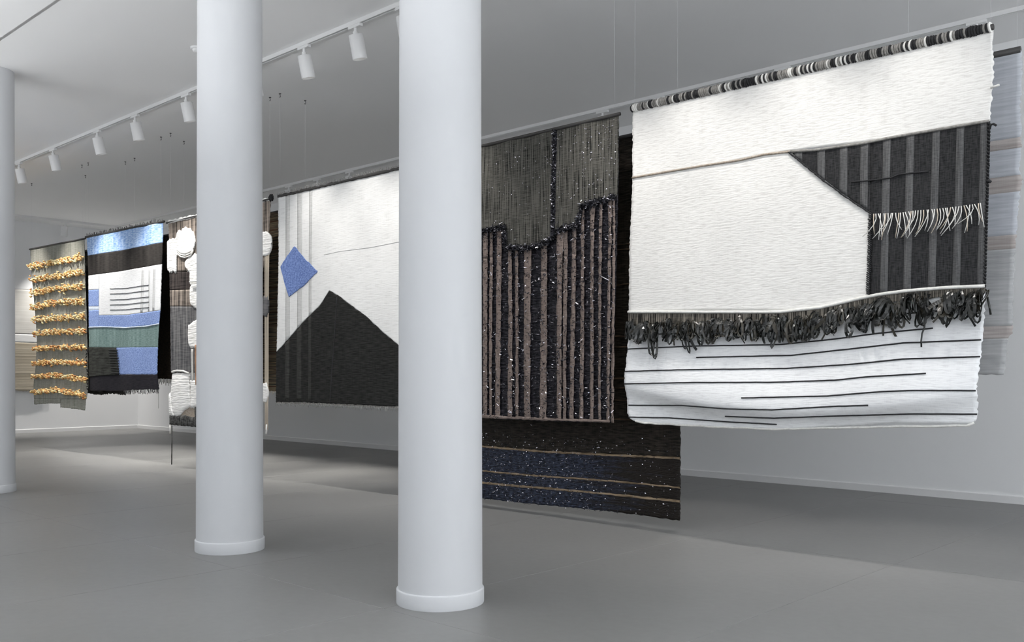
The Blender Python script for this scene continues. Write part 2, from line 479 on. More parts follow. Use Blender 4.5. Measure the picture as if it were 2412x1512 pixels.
# street wall with window openings added to light the room
parts = [box_vf(X_END, X_NEAR, FRONT_Y - 0.25, FRONT_Y, 0, WIN_Z0), box_vf(X_END, X_NEAR, FRONT_Y - 0.25, FRONT_Y, WIN_Z1, CEIL)]
cur = X_END
for wx, ww in WIN:
    parts.append(box_vf(cur, wx - ww / 2, FRONT_Y - 0.25, FRONT_Y, WIN_Z0, WIN_Z1))
    cur = wx + ww / 2
parts.append(box_vf(cur, X_NEAR, FRONT_Y - 0.25, FRONT_Y, WIN_Z0, WIN_Z1))
v, f = join_vf(parts)
struct(mesh_obj('wall_front', v, f, M['wall'], smooth=False))
for n, (wx, ww) in enumerate(WIN):  # unseen windows, put in behind the viewer for light
    a, c = wx - ww / 2, wx + ww / 2
    wroot = struct(empty('window_%d' % (n + 1), (wx, FRONT_Y - 0.1, WIN_Z0)))
    org = (wx, FRONT_Y - 0.1, WIN_Z0)
    v, f = join_vf([box_vf(a, c, FRONT_Y - 0.14, FRONT_Y - 0.08, WIN_Z0, WIN_Z0 + 0.06), box_vf(a, c, FRONT_Y - 0.14, FRONT_Y - 0.08, WIN_Z1 - 0.06, WIN_Z1),
                    box_vf(a, a + 0.06, FRONT_Y - 0.14, FRONT_Y - 0.08, WIN_Z0, WIN_Z1), box_vf(c - 0.06, c, FRONT_Y - 0.14, FRONT_Y - 0.08, WIN_Z0, WIN_Z1),
                    box_vf(wx - 0.03, wx + 0.03, FRONT_Y - 0.14, FRONT_Y - 0.08, WIN_Z0, WIN_Z1)])
    mesh_obj('window_frame', v, f, M['metal_white'], wroot, False, org)
    for s0, s1 in ((a + 0.06, wx - 0.03), (wx + 0.03, c - 0.06)):
        box('pane', s0, s1, FRONT_Y - 0.115, FRONT_Y - 0.105, WIN_Z0 + 0.06, WIN_Z1 - 0.06, M['glass'], wroot, org)
# skirting boards with a small top chamfer
def skirting(name, a, c):
    (x0, y0), (x1, y1) = a, c
    dx, dy = x1 - x0, y1 - y0
    l = math.hypot(dx, dy)
    nx, ny = -dy / l, dx / l         # into the room
    prof = [(0, 0.0), (0.016, 0.0), (0.016, 0.062), (0.010, 0.070), (0, 0.070)]
    v = [(x0 + nx * p, y0 + ny * p, z) for p, z in prof] + [(x1 + nx * p, y1 + ny * p, z) for p, z in prof]
    k = len(prof)
    f = [(i, (i + 1) % k, k + (i + 1) % k, k + i) for i in range(k)] + [tuple(reversed(range(k))), tuple(range(k, 2 * k))]
    return struct(mesh_obj(name, v, f, M['skirting'], smooth=False))
skirting('baseboard_back', (X_NEAR, Y_BACK), (X_END, Y_BACK))
skirting('baseboard_left', (X_END, Y_BACK), (X_END, FRONT_Y))

# ------------------------------------------------------------------ columns
def column(x, y, label):
    o = empty('column', (x, y, 0), label, 'column', 'round white columns')
    prof = []
    for k in range(25):
        t = k / 24
        z = 0.066 + (CEIL - 0.066) * t
        prof.append((0.2035 - 0.0085 * t ** 0.8, z))
    v, f = lathe_vf(prof, 72)
    mesh_obj('shaft', v, f, M['column'], o)
    v, f = lathe_vf([(0.2105, 0.0), (0.2115, 0.004), (0.2115, 0.066), (0.2095, 0.071), (0.2000, 0.0725)], 72)
    mesh_obj('base_ring', v, f, M['column'], o)
    return o
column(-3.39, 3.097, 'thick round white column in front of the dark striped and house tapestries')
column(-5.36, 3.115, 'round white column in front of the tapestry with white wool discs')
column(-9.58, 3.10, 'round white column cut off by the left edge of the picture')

# ------------------------------------------------------------------ lighting tracks and spotlights
T1Y, T2Y, TX_END = 4.66, 7.98, -17.9
def track(name, a, c, label):
    (x0, y0), (x1, y1) = a, c
    o = empty(name, (x0, y0, CEIL), label, 'track')
    lx = abs(x1 - x0) > abs(y1 - y0)
    w, h = 0.019, 0.034
    def bar(nm, s0, s1, z0, z1, mat):
        if lx:
            return box(nm, min(x0, x1), max(x0, x1), y0 + s0, y0 + s1, z0, z1, mat, o, (x0, y0, CEIL))
        return box(nm, x0 + s0, x0 + s1, min(y0, y1), max(y0, y1), z0, z1, mat, o, (x0, y0, CEIL))
    bar('rail_back', -w, w, CEIL - 0.010, CEIL, M['metal_white'])
    bar('rail_lip', -w, -w + 0.010, CEIL - h, CEIL - 0.010, M['metal_white'])
    bar('rail_lip', w - 0.010, w, CEIL - h, CEIL - 0.010, M['metal_white'])
    bar('conductor_slot', -w + 0.010, w - 0.010, CEIL - 0.014, CEIL - 0.010, M['slot'])
    return o
track('lighting_track', (-17.0, T1Y), (2.5, T1Y), 'long white ceiling track carrying the row of visible white spotlights')
track('lighting_track', (TX_END, T2Y), (2.5, T2Y), 'white ceiling track just above the tops of the tapestries')
track('lighting_track', (TX_END, -1.0), (TX_END, T2Y - 0.02), 'short white ceiling track crossing the far end of the room')

def make_spot():
    o = empty('track_spotlight', (0, 0, CEIL - 0.034))
    v, f = box_vf(-0.075, 0.075, -0.016, 0.016, -0.022, 0.006)
    mesh_obj('adapter', v, f, M['metal_white'], o, False)
    v, f = lathe_vf([(0.012, -0.075), (0.012, -0.020)], 16)
    mesh_obj('stem', v, f, M['metal_white'], o)
    R = Matrix.Rotation(math.radians(13), 4, 'X')     # bottom swings towards +Y
    T = Matrix.Translation((0, 0, -0.058))
    def put(nm, prof, mat, n=32, parent=o):
        v, f = lathe_vf(prof, n)
        v = [tuple(T @ R @ Vector(p)) for p in v]
        return mesh_obj(nm, v, f, mat, parent)
    body = put('housing', [(0.020, -0.018), (0.055, -0.019), (0.0585, -0.024), (0.0585, -0.206), (0.0575, -0.210), (0.0545, -0.209), (0.0525, -0.200), (0.047, -0.125)][::-1], M['metal_white'])
    put('pivot', [(0.020, -0.020), (0.020, 0.004), (0.014, 0.010)], M['metal_white'], 16)
    put('lens', [(0.0, -0.131), (0.030, -0.131), (0.046, -0.129), (0.046, -0.127)], M['lens'], 24, body)
    return o
spot0 = make_spot()
spot_used = [False]
def bare_copy(root):
    r = root.copy()
    C.objects.link(r)
    for ch in root.children:
        if ch.type == 'MESH':
            c = ch.copy()
            C.objects.link(c)
            c.parent = r
            for g in ch.children:
                d = g.copy()
                C.objects.link(d)
                d.parent = c
    return r
def spot(x, y, rz, label, watts, size=72, tilt=14.5, color=(1.0, 0.965, 0.915), group='white spotlights on the ceiling tracks'):
    o = spot0 if not spot_used[0] else bare_copy(spot0)
    spot_used[0] = True
    o.location = (x, y, CEIL - 0.034)
    o.rotation_euler = (0, 0, rz)
    tag(o, label, 'spotlight', group)
    if watts:
        ld = bpy.data.lights.new('spot_beam', 'SPOT')
        ld.energy = watts
        ld.spot_size = math.radians(size)
        ld.spot_blend = 1.0
        ld.shadow_soft_size = 0.035
        ld.color = color
        lo = bpy.data.objects.new('spot_beam', ld)
        C.objects.link(lo)
        lo.parent = o
        d = math.radians(13)
        lo.location = (0, math.sin(d) * 0.225, -0.058 - math.cos(d) * 0.225)
        lo.rotation_euler = (math.radians(tilt), 0, 0)
    return o

def x_on_track(px, Y):
    u = (px - CX) / F
    return Y * (CS * u - SN) / (SN * u + CS)
near_spots = [(45, 'white cylindrical spotlight nearest the left column, first of the row'),
              (125, 'white cylindrical spotlight, second from the left column'),
              (229, 'white cylindrical spotlight, third from the left column'),
              (318, 'white cylindrical spotlight, fourth from the left column'),
              (438, 'white cylindrical spotlight just left of the middle column top'),
              (716, 'white cylindrical spotlight between the columns, the lower left of two'),
              (837, 'white cylindrical spotlight between the columns, the upper right of two')]
for px, lab in near_spots:
    spot(x_on_track(px, T1Y), T1Y, 0, lab, SPOT_W * (2.7 if px < 400 else 1.2))
spot(-14.6, T1Y, 0, 'white spotlight out of sight behind the left column', SPOT_W * 2.4)  # extra spot put in to brighten the leftmost tapestries
spot(-7.62, T1Y, 0, 'white spotlight hidden behind the middle column', SPOT_W * 1.15)
for x, lab in ((-5.52, 'white spotlight over the dark striped tapestry, hidden by the thick column'), (-4.15, 'white spotlight over the gap beside the large white tapestry, above the frame'),
               (-3.40, 'white spotlight lighting the left half of the large white tapestry, above the frame'),
               (-2.65, 'white spotlight lighting the middle of the large white tapestry, above the frame'),
               (-1.95, 'white spotlight lighting the right side of the large white tapestry, above the frame')):
    spot(x, T1Y, 0, lab, SPOT_W * (0.72 if x > -2.2 else 1.0))
rear = [(680, 'rear track spotlight above the left corner of the house tapestry'), (747, 'rear track spotlight above the house tapestry, second from its left corner'),
        (823, 'rear track spotlight above the middle of the house tapestry'), (1419, 'rear track spotlight above the right corner of the dark striped tapestry'),
        (1550, 'rear track spotlight above the left corner of the large white tapestry'), (1843, 'rear track spotlight above the middle of the large white tapestry'),
        (2300, 'rear track spotlight above the right corner of the large white tapestry')]
for px, lab in rear:
    spot(x_on_track(px, T2Y), T2Y, math.pi, lab, BACK_W * (1.0 if px < 1000 else 0.25), 38, 27)
for x, lab in ((-13.3, 'rear track spotlight behind the middle column'), (-9.2, 'rear track spotlight behind the left half of the thick column'),
               (-8.2, 'rear track spotlight behind the right half of the thick column')):
    spot(x, T2Y, math.pi, lab, BACK_W, 38, 27)  # extra rear spots put in out of sight to brighten the back
u = (153 - CX) / F
y0 = TX_END * (SN * u + CS) / (CS * u - SN)
spot(TX_END, y0, math.pi / 2, 'small grey-looking spotlight on the far end track above the sage tapestry', WASH_W, 76, 13)
for y, lab in ((y0 + 1.0, 'far end spotlight hidden behind the sage tapestry'), (y0 - 2.6, 'far end spotlight hidden behind the left column'), (1.2, 'far end spotlight left of the picture')):
    spot(TX_END, y, math.pi / 2, lab, WASH_W, 76, 13)

# linear pendants added out of view to brighten the ceiling
def pendant(x, y, zc, rz, watts, label):
    o = empty('linear_pendant', (x, y, zc), label, 'lamp')
    o.rotation_euler = (0, 0, rz)
    v, f = join_vf([box_vf(-1.5, 1.5, -0.035, 0.035, -0.05, -0.03), box_vf(-1.5, 1.5, -0.035, -0.030, -0.03, 0.01), box_vf(-1.5, 1.5, 0.030, 0.035, -0.03, 0.01),
                    box_vf(-1.5, -1.495, -0.03, 0.03, -0.03, 0.01), box_vf(1.495, 1.5, -0.03, 0.03, -0.03, 0.01)])
    mesh_obj('housing', v, f, M['metal_white'], o, False)
    v, f = box_vf(-1.49, 1.49, -0.029, 0.029, -0.028, -0.010)
    mesh_obj('light_strip', v, f, M['lens'], o, False)
    for sx in (-1.2, 1.2):
        v, f = tube_vf([(sx, 0, -0.03), (sx, 0, (SOFFIT_Z if y < SOFFIT_Y else CEIL) - zc)], 0.0015, 6)
        mesh_obj('suspension_cable', v, f, M['hook'], o)
    ld = bpy.data.lights.new('upward_glow', 'AREA')
    ld.shape = 'RECTANGLE'
    ld.size, ld.size_y = 2.96, 0.055
    ld.energy = watts
    ld.color = (0.97, 0.985, 1.0)
    lo = bpy.data.objects.new('upward_glow', ld)
    C.objects.link(lo)
    lo.parent = o
    lo.location = (0, 0, 0.012)
    lo.rotation_euler = (math.pi, 0, 0)
for px_, where in ((-13.0, 'farthest down'), (-9.0, 'second farthest down'), (-5.0, 'third farthest down'), (-1.0, 'above the viewer in')):
    pendant(px_, 0.5, 2.35, 0, UPLIGHT_W, 'white linear pendant lamp with upward light, %s the near aisle' % where)
pendant(2.6, 2.2, 2.35, math.pi / 2, ADDED_PENDANT_W, 'white linear pendant lamp in the entrance bay, beside the viewer')  # added to light the right-hand ceiling and column sides
pendant(2.6, 6.0, 2.35, math.pi / 2, ADDED_PENDANT_W, 'white linear pendant lamp in the entrance bay, beside the rear wall')

# smoke detector beside the middle column
o = empty('smoke_detector', (-7.60, 4.10, CEIL), 'small white smoke detector on the ceiling beside the middle column', 'detector')
v, f = lathe_vf([(0.045, -0.018), (0.055, -0.012), (0.055, 0.0)], 32)
mesh_obj('base', v, f, M['metal_white'], o)
v, f = lathe_vf([(0.012, -0.046), (0.030, -0.042), (0.040, -0.020), (0.040, -0.016)], 32)
mesh_obj('sensor_cap', v, f, M['metal_white'], o)

# ------------------------------------------------------------------ tapestries
class Tapestry:
    def __init__(self, Y, base_px, label, D=None, axis='y', group=None, cat='tapestry'):
        self.Y, self.axis = Y, axis
        self.D = D or (lambda x, z: 0.0)
        a, z = self.p(*base_px)
        self.org = (a, Y, z) if axis == 'y' else (Y, a, z)
        self.root = empty('woven_tapestry', self.org, label, cat, group)
    def p(self, px, py):
        return on_y(px, py, self.Y) if self.axis == 'y' else on_x(px, py, self.Y)
    def w(self, a, z, off=0.0):
        """plane coordinates and distance towards the viewer -> world"""
        d = self.D(a, z) + off
        return (a, self.Y - d, z) if self.axis == 'y' else (self.Y + d, a, z)
    def obj(self, name, v, f, mat, smooth=True, parent=None):
        return mesh_obj(name, v, f, mat, parent or self.root, smooth, self.org)

    def panel(self, name, mat, top, bot, off=0.0, th=0.006, du=0.03, dv=0.014, rag=(0, 0, 0, 0), left=None, right=None, puff=0.0, parent=None):
        """cloth between an upper and a lower edge (photo points, knot for knot)"""
        if len(top) < len(bot):
            top = resample(top, len(bot))
        if len(bot) < len(top):
            bot = resample(bot, len(top))
        tp = [self.p(*q) for q in top]
        bt = [self.p(*q) for q in bot]
        cols = []
        for i in range(len(tp) - 1):
            wd = max(abs(tp[i + 1][0] - tp[i][0]), abs(bt[i + 1][0] - bt[i][0]))
            if wd < 1e-6:
                continue
            n = max(1, int(math.ceil(wd / du)))
            for k in range(n + (1 if i == len(tp) - 2 else 0)):
                t = k / n
                cols.append((lerp2(tp[i], tp[i + 1], t), lerp2(bt[i], bt[i + 1], t)))
        hmax = max(abs(c[0][1] - c[1][1]) for c in cols)
        nv = max(1, int(math.ceil(hmax / dv)))
        nc = len(cols)
        lf = edge_fn([self.p(*q) for q in left]) if left else None
        rf = edge_fn([self.p(*q) for q in right]) if right else None
        w0, w1 = cols[0][0][0], cols[-1][0][0]
        ljit = [random.uniform(-1, 1) * rag[0] for _ in range(nv + 1)]
        rjit = [random.uniform(-1, 1) * rag[1] for _ in range(nv + 1)]
        tj = [random.uniform(-1, 1) * rag[2] for _ in range(nc)]
        bj = [random.uniform(-1, 1) * rag[3] for _ in range(nc)]
        V = []
        for layer in (0, 1):
            for j in range(nv + 1):
                s = j / nv
                for i, (t, b) in enumerate(cols):
                    a = t[0] + (b[0] - t[0]) * s
                    z = t[1] + (b[1] - t[1]) * s
                    if lf or rf:
                        fr = i / (nc - 1)
                        la = lf(z) if lf else cols[0][0][0] + (cols[0][1][0] - cols[0][0][0]) * s
                        ra = rf(z) if rf else cols[-1][0][0] + (cols[-1][1][0] - cols[-1][0][0]) * s
                        fr = (t[0] - w0) / (w1 - w0) if abs(w1 - w0) > 1e-6 else fr
                        a = la + (ra - la) * fr
                    if i == 0:
                        a += ljit[j]
                    if i == nc - 1:
                        a += rjit[j]
                    if j == 0:
                        z += tj[i]
                    if j == nv:
                        z += bj[i]
                    e = off
                    if puff:
                        r = max(abs(2 * i / (nc - 1) - 1), abs(2 * s - 1))
                        e += puff * math.sqrt(max(0, 1 - r ** 2.5)) * (1 - 0.25 * random.random())
                    V.append(self.w(a, z, e if layer == 0 else off - th))
        Fc = []
        N = (nv + 1) * nc
        for j in range(nv):
            for i in range(nc - 1):
                a, b2, c, d = j * nc + i, j * nc + i + 1, (j + 1) * nc + i + 1, (j + 1) * nc + i
                Fc.append((a, d, c, b2))
                Fc.append((N + a, N + b2, N + c, N + d))
        for i in range(nc - 1):
            Fc.append((i, i + 1, N + i + 1, N + i))
            q = nv * nc + i
            Fc.append((q + 1, q, N + q, N + q + 1))
        for j in range(nv):
            q = j * nc
            Fc.append((q + nc, q, N + q, N + q + nc))
            q = j * nc + nc - 1
            Fc.append((q, q + nc, N + q + nc, N + q))
        return self.obj(name, V, Fc, mat, True, parent)

    def yarn(self, name, mat, pts, r=0.004, off=0.004, wob=0.0, step=0.04, n=6, parent=None):
        q = [self.p(*t) for t in pts]
        out = []
        for i in range(len(q) - 1):
            k = max(1, int(math.hypot(q[i + 1][0] - q[i][0], q[i + 1][1] - q[i][1]) / step))
            for j in range(k + (1 if i == len(q) - 2 else 0)):
                a, z = lerp2(q[i], q[i + 1], j / k)
                out.append(self.w(a + random.uniform(-wob, wob), z + random.uniform(-wob, wob), off))
        v, f = tube_vf(out, r, n)
        return self.obj(name, v, f, mat, True, parent)

    def rod(self, mat, a, c, r=0.014, over=0.02, name='hanging_rod'):
        (x0, z0), (x1, z1) = self.p(*a), self.p(*c)
        s = 1 if x1 > x0 else -1
        pts = [self.w(x0 - s * over, z0, 0), self.w(x1 + s * over, z1, 0)]
        v, f = tube_vf(pts, r, 14)
        return self.obj(name, v, f, mat)

    def threads(self, spots_px, r=0.00055):
        for q in spots_px:
            a, z = self.p(*q)
            v, f = tube_vf([self.w(a, z, 0), self.w(a, CEIL - 0.03, 0)], r, 5)
            self.obj('hanging_thread', v, f, M['thread'], True)

    def fringe(self, name, mat, pts, n, length, r=0.0022, off=0.004, lean=0.01, kind=True, jit=0.4, drop=None):
        """loose warp ends hanging along a line"""
        parts = []
        for k in range(n):
            t = (k + random.uniform(0.1, 0.9)) / n
            a, z = poly_at([self.p(*q) for q in pts], t)
            L = length * (1 + random.uniform(-jit, jit))
            dx = random.uniform(-lean, lean)
            P = [self.w(a + dx * s * s, z - L * s, off + random.uniform(0, 0.004)) for s in (0, 0.5, 1)]
            parts.append(tube_vf(P, r, 4))
        v, f = join_vf(parts)
        o = self.obj(name, v, f, mat)
        if kind:
            o['kind'] = 'stuff'
        return o

def lerp2(a, b, t):
    return (a[0] + (b[0] - a[0]) * t, a[1] + (b[1] - a[1]) * t)

def poly_at(pts, t):
    L = [math.hypot(pts[i + 1][0] - pts[i][0], pts[i + 1][1] - pts[i][1]) for i in range(len(pts) - 1)]
    d = t * sum(L)
    for i, l in enumerate(L):
        if d <= l or i == len(L) - 1:
            return lerp2(pts[i], pts[i + 1], d / l if l else 0)
        d -= l

def resample(pts, n):
    return [poly_at(pts, k / (n - 1)) for k in range(n)]

def edge_fn(pts):
    pts = sorted(pts, key=lambda q: -q[1])
    def fn(z):
        if z >= pts[0][1]:
            return pts[0][0]
        for i in range(len(pts) - 1):
            if z >= pts[i + 1][1]:
                h = pts[i][1] - pts[i + 1][1]
                return pts[i][0] + (pts[i + 1][0] - pts[i][0]) * ((pts[i][1] - z) / h if h > 1e-9 else 1)
        return pts[-1][0]
    return fn

hook_list = []
def hooks_for(T, spots_px, what):
    for q, side in zip(spots_px, ('left', 'right')):
        a, z = T.p(*q)
        p = T.w(a, CEIL, 0)
        hook_list.append((p, 'small dark ceiling hook above the %s end of the %s' % (side, what)))

YF, YB = 5.35, 5.65
def yt(x, x0, y0, m=None):
    """height in the photo of a level edge through (x0, y0): it runs to the vanishing point"""
    return 882 + (y0 - 882) * (x + 1166) / (x0 + 1166)

# ---- 1. large white tapestry with charcoal striped panel
def D_big(x, z):
    t = (x + 2.75) / 1.2
    low = max(0.0, min(1.0, (1.55 - z) / 0.75))
    d = 0.010 * math.sin(3.1 * x + 0.5) * (2.94 - z) / 2
    d += low * 0.02 * math.cos(t * 1.25)
    e = z - (0.89 + 0.15 * t * t)
    d += 0.085 * math.exp(-(t / 1.05) ** 4) * (math.exp(-(e / 0.20) ** 2) if e > 0 else math.exp(-(e / 0.075) ** 2))
    d += 0.010 * math.sin(5.5 * x + 6 * z) * low
    return d
B = Tapestry(YF, (1900, 1000), 'large white hand-woven tapestry with charcoal striped panel and black ribbon tassels', D_big)
seam = [(1490, 419), (1653, 391), (1744, 377), (1799, 364), (1861, 357), (1918, 353.5), (2032, 338), (2099, 324), (2331, 285)]
B.panel('upper_white_field', M['white_wool'], [(1490, 262), (2337, 74)], seam, rag=(0.004, 0.005, 0, 0), du=0.028, right=[(2337, 74), (2340, 170), (2336, 230), (2332, 287)])
diag = [(1861, 360), (1894, 387), (1941, 426), (1985, 458), (2051, 503)]
white_bottom = [(1482, 735), (1697, 735), (1835, 735), (1934, 724), (2044, 699)]
B.panel('lower_white_field', M['white_wool'], seam[:5] + diag[1:], [(1482, 735), (1560, 735), (1640, 735), (1697, 735), (1780, 735), (1835, 735), (1905, 729), (1975, 715), (2045, 699)],
        rag=(0.004, 0, 0, 0), left=[(1490, 419), (1486, 520), (1483, 600), (1482, 735)], du=0.028)
cord = [(2044, 697), (2090, 691), (2131, 686), (2230, 678), (2321, 674)]
B.panel('charcoal_panel', M['dark_panel'], seam[4:7] + [(2050, 335)], [(1861, 359), (1918, 406), (2032, 490), (2050, 502)], off=-0.001)
cpanel = B.panel('charcoal_panel', M['dark_panel'], [(2050, 335), (2099, 324), (2331, 285)], [(2045, 698), (2090, 691), (2321, 674)], off=-0.001,
        right=[(2331, 285), (2330, 400), (2325, 500), (2321, 674)], rag=(0, 0.003, 0, 0))
def seam_y(x):
    for i in range(len(seam) - 1):
        if x <= seam[i + 1][0]:
            a, c = seam[i], seam[i + 1]
            return a[1] + (c[1] - a[1]) * (x - a[0]) / (c[0] - a[0])
    return seam[-1][1]
for xt, xb, yb in ((1880, 1880, 374), (1934, 1933, 419), (1987, 1986, 457), (2036, 2034, 490), (2089.5, 2081.6, 691), (2145, 2137, 685), (2206, 2195, 681), (2263, 2253, 678), (2318, 2311, 675)):
    w = 9.0 if xt < 2300 else 8
    B.panel('woven_stripe', M['dark_light'], [(xt - w, seam_y(xt - w) + 3), (xt + w, seam_y(xt + w) + 3)], [(xb - w, yb - (6 if yb < 500 else 0)), (xb + w, yb + (6 if yb < 500 else 0))], off=0.0015, th=0.002, du=0.02, dv=0.03, parent=cpanel)
B.yarn('seam_yarn', M['tan_yarn'], seam[:5], 0.007, 0.003)
B.yarn('panel_piping', M['grey_yarn'], seam[4:], 0.008, 0.002)
B.yarn('white_cord', M['white_yarn'], white_bottom + cord[1:], 0.010, 0.006, 0.0008)
# whip stitches along the panel edge
parts = []
edge = diag + [(2050, 560), (2048, 639), (2045, 692)]
qq = [B.p(*t) for t in edge]
for k in range(96):
    a, z = poly_at(qq, k / 95)
    a += random.uniform(-0.003, 0.003)
    P = [B.w(a - 0.010, z + 0.006, 0.006), B.w(a, z, 0.012), B.w(a + 0.010, z - 0.006, 0.006)]
    parts.append(tube_vf(P, 0.0042, 5))
v, f = join_vf(parts)
B.obj('whip_stitching', v, f, M['black_yarn'])['kind'] = 'stuff'
parts = []
for k in range(46):
    t = k / 45
    x, y = 2330 - 10 * t, 292 + 380 * t
    a, z = B.p(x, y)
    parts.append(tube_vf([B.w(a - 0.006, z + 0.008, 0.005), B.w(a + 0.007, z - 0.002, 0.004), B.w(a + 0.004, z - 0.012, 0.0)], 0.0038, 5))
v, f = join_vf(parts)
B.obj('edge_stitching', v, f, M['black_yarn'])['kind'] = 'stuff'
# loose yarn ends at the right edge
B.yarn('loose_end', M['white_yarn'], [(2336, 209), (2348, 205), (2357, 202)], 0.006, 0.02)
B.yarn('loose_end', M['black_yarn'], [(2333, 306), (2336, 295), (2342, 293), (2349, 297)], 0.006, 0.012)
B.yarn('loose_end', M['black_yarn'], [(2326, 428), (2331, 426), (2336, 430)], 0.008, 0.010)
B.yarn('darning_line', M['black_yarn'], [(2005, 429), (2060, 424), (2100, 419), (2118, 411), (2188, 404)], 0.004, 0.004, parent=cpanel)
# ecru fringe across the panel
ftop = [(2056, 504), (2077, 503), (2124, 501.5), (2153, 497), (2191, 494), (2219, 491.5), (2257, 487), (2300, 481), (2315, 478)]
q = [B.p(*t) for t in ftop]
for k in range(42):
    a, z = poly_at(q, (k + random.uniform(-0.3, 0.3) + 0.5) / 42)
    L = random.uniform(0.095, 0.150)
    lean = random.choice([-1, -1, -1, -0.4, 0.5]) * random.uniform(0.01, 0.075)
    bow = random.uniform(0.0, 0.02)
    P = [B.w(a + lean * s ** 1.8 + bow * math.sin(s * 3.1), z - L * s, 0.006 + 0.012 * math.sin(s * 2.4)) for s in (0, 0.25, 0.5, 0.75, 1)]
    v, f = tube_vf(P, [0.0028, 0.0025, 0.0023, 0.0021, 0.0018], 5)
    B.obj('fringe_thread', v, f, M['ecru' if k % 5 == 0 else 'white_yarn'], True, cpanel)
# lower white field
low_bot = [(1500, 991), (1523, 996), (1697, 1006), (1827, 1010), (1973, 1008), (2131, 1004), (2281, 1002), (2297, 996)]
bfield = B.panel('bottom_white_field', M['cool_white'], [(1482, 730), (1505, 730), (1697, 730), (1835, 730), (1944, 717), (2060, 692), (2131, 685), (2321, 672)], low_bot,
        off=-0.006, rag=(0.004, 0.005, 0, 0.003), left=[(1482, 735), (1480, 800), (1479, 900), (1481, 972), (1487, 985), (1500, 994)],
        right=[(2321, 674), (2318, 745), (2314.5, 816), (2309, 895), (2305, 975), (2298, 992), (2282, 1003)], du=0.024, dv=0.013)
Z = lambda a: [(1460 + x / 2.5336, 540 + y / 2.5336) for x, y in a]
lines = [[(50, 715), (450, 697), (850, 690), (960, 687), (1280, 655), (1550, 620), (1870, 590)],
         [(60, 635), (250, 625), (430, 622), (1000, 605), (1240, 575)], [(1480, 532), (1650, 510), (1850, 490), (2150, 478)],
         [(470, 765), (1020, 752), (1400, 712), (1700, 678), (2160, 660)],
         [(50, 848), (400, 838), (1000, 830), (1400, 805), (1700, 775), (2160, 760)],
         [(50, 922), (450, 914), (950, 912), (1300, 900), (1500, 880), (1850, 860)],
         [(770, 1005), (1270, 993), (1600, 967), (1800, 960), (2145, 962)],
         [(60, 1050), (400, 1050), (700, 1070), (950, 1075), (1300, 1055), (1520, 1048)],
         [(650, 1115), (950, 1125), (1400, 1110), (1750, 1100), (2140, 1102)],
         [(60, 1120), (300, 1125), (600, 1145), (950, 1163)]]
for l in lines:
    B.yarn('black_line_yarn', M['black_yarn'], Z(l), 0.0042, -0.003, 0.0006, parent=bfield)
B.yarn('bottom_selvedge', M['white_yarn'], low_bot, 0.007, -0.008, 0.002)
# warp band under the cord
B.panel('bare_warp_band', M['warp_band'], white_bottom + cord[1:], [(1482, 766), (1697, 766), (1835, 764), (1934, 752), (2044, 728), (2090, 716), (2131, 709), (2230, 700), (2319, 696)], off=0.004, th=0.003, rag=(0, 0, 0, 0.006))
# ribbon tassels
def ribbon_tuft(seed, long=False):
    rnd = random.Random(seed)
    parts = []
    for s in range(rnd.randint(4, 5)):
        L = rnd.uniform(0.16, 0.24) if (long and s < 3) else rnd.uniform(0.07, 0.135)
        wd = rnd.uniform(0.009, 0.017)
        sx, out = rnd.uniform(-0.05, 0.05), rnd.uniform(0.012, 0.05)
        loop = rnd.random() < 0.65
        x0 = rnd.uniform(-0.014, 0.014)
        z0 = rnd.uniform(-0.012, 0.014)
        pts = []
        n = 12
        ph = rnd.uniform(0, 6.28)
        for k in range(n + 1):
            t = k / n
            if loop:
                a = t * 2 * math.pi * rnd.uniform(0.97, 1.0)
                px = x0 + sx * math.sin(a / 2) + 0.018 * math.sin(a)
                pz = z0 - L * 0.5 * (1 - math.cos(a)) * 0.95
                py = -out * math.sin(a / 2) - 0.010 - 0.008 * math.sin(a * 1.5 + ph)
            else:
                px = x0 + sx * t * t + 0.006 * math.sin(6 * t + ph)
                pz = z0 - L * t + 0.012 * math.sin(math.pi * t)
                py = -out * math.sin(math.pi * min(1, t * 0.75)) - 0.008
            pts.append(Vector((px, py, pz)))
        v, f = [], []
        for k, p in enumerate(pts):
            tw = ph + k * 0.33
            t = (pts[min(k + 1, n)] - pts[max(k - 1, 0)]).normalized()
            side = t.cross(Vector((math.sin(tw) * 0.7, -1, 0.3))).normalized()
            nn = t.cross(side) * 0.0006
            v += [tuple(p - side * wd / 2 - nn), tuple(p + side * wd / 2 - nn), tuple(p + side * wd / 2 + nn), tuple(p - side * wd / 2 + nn)]
        for k in range(n):
            a = 4 * k
            for i in range(4):
                j = (i + 1) % 4
                f.append((a + i, a + j, a + 4 + j, a + 4 + i))
        parts.append((v, f))
    v, f = join_vf(parts)
    me = bpy.data.meshes.new('ribbon_tassel')
    me.from_pydata(v, [], f)
    me.materials.append(M['ribbon_brown'] if seed % 4 == 3 else M['ribbon'])
    return me
tm = [ribbon_tuft(s) for s in range(12)]
tl = [ribbon_tuft(40 + s, True) for s in range(4)]
tline = [(1480, 757), (1697, 757), (1835, 755), (1934, 744), (2044, 720), (2090, 708), (2131, 703), (2230, 694), (2330, 690)]
q = [B.p(*t) for t in tline]
longs = {8: 0, 17: 1, 40: 2, 63: 1, 64: 3, 79: 2, 86: 0}
NT = 84
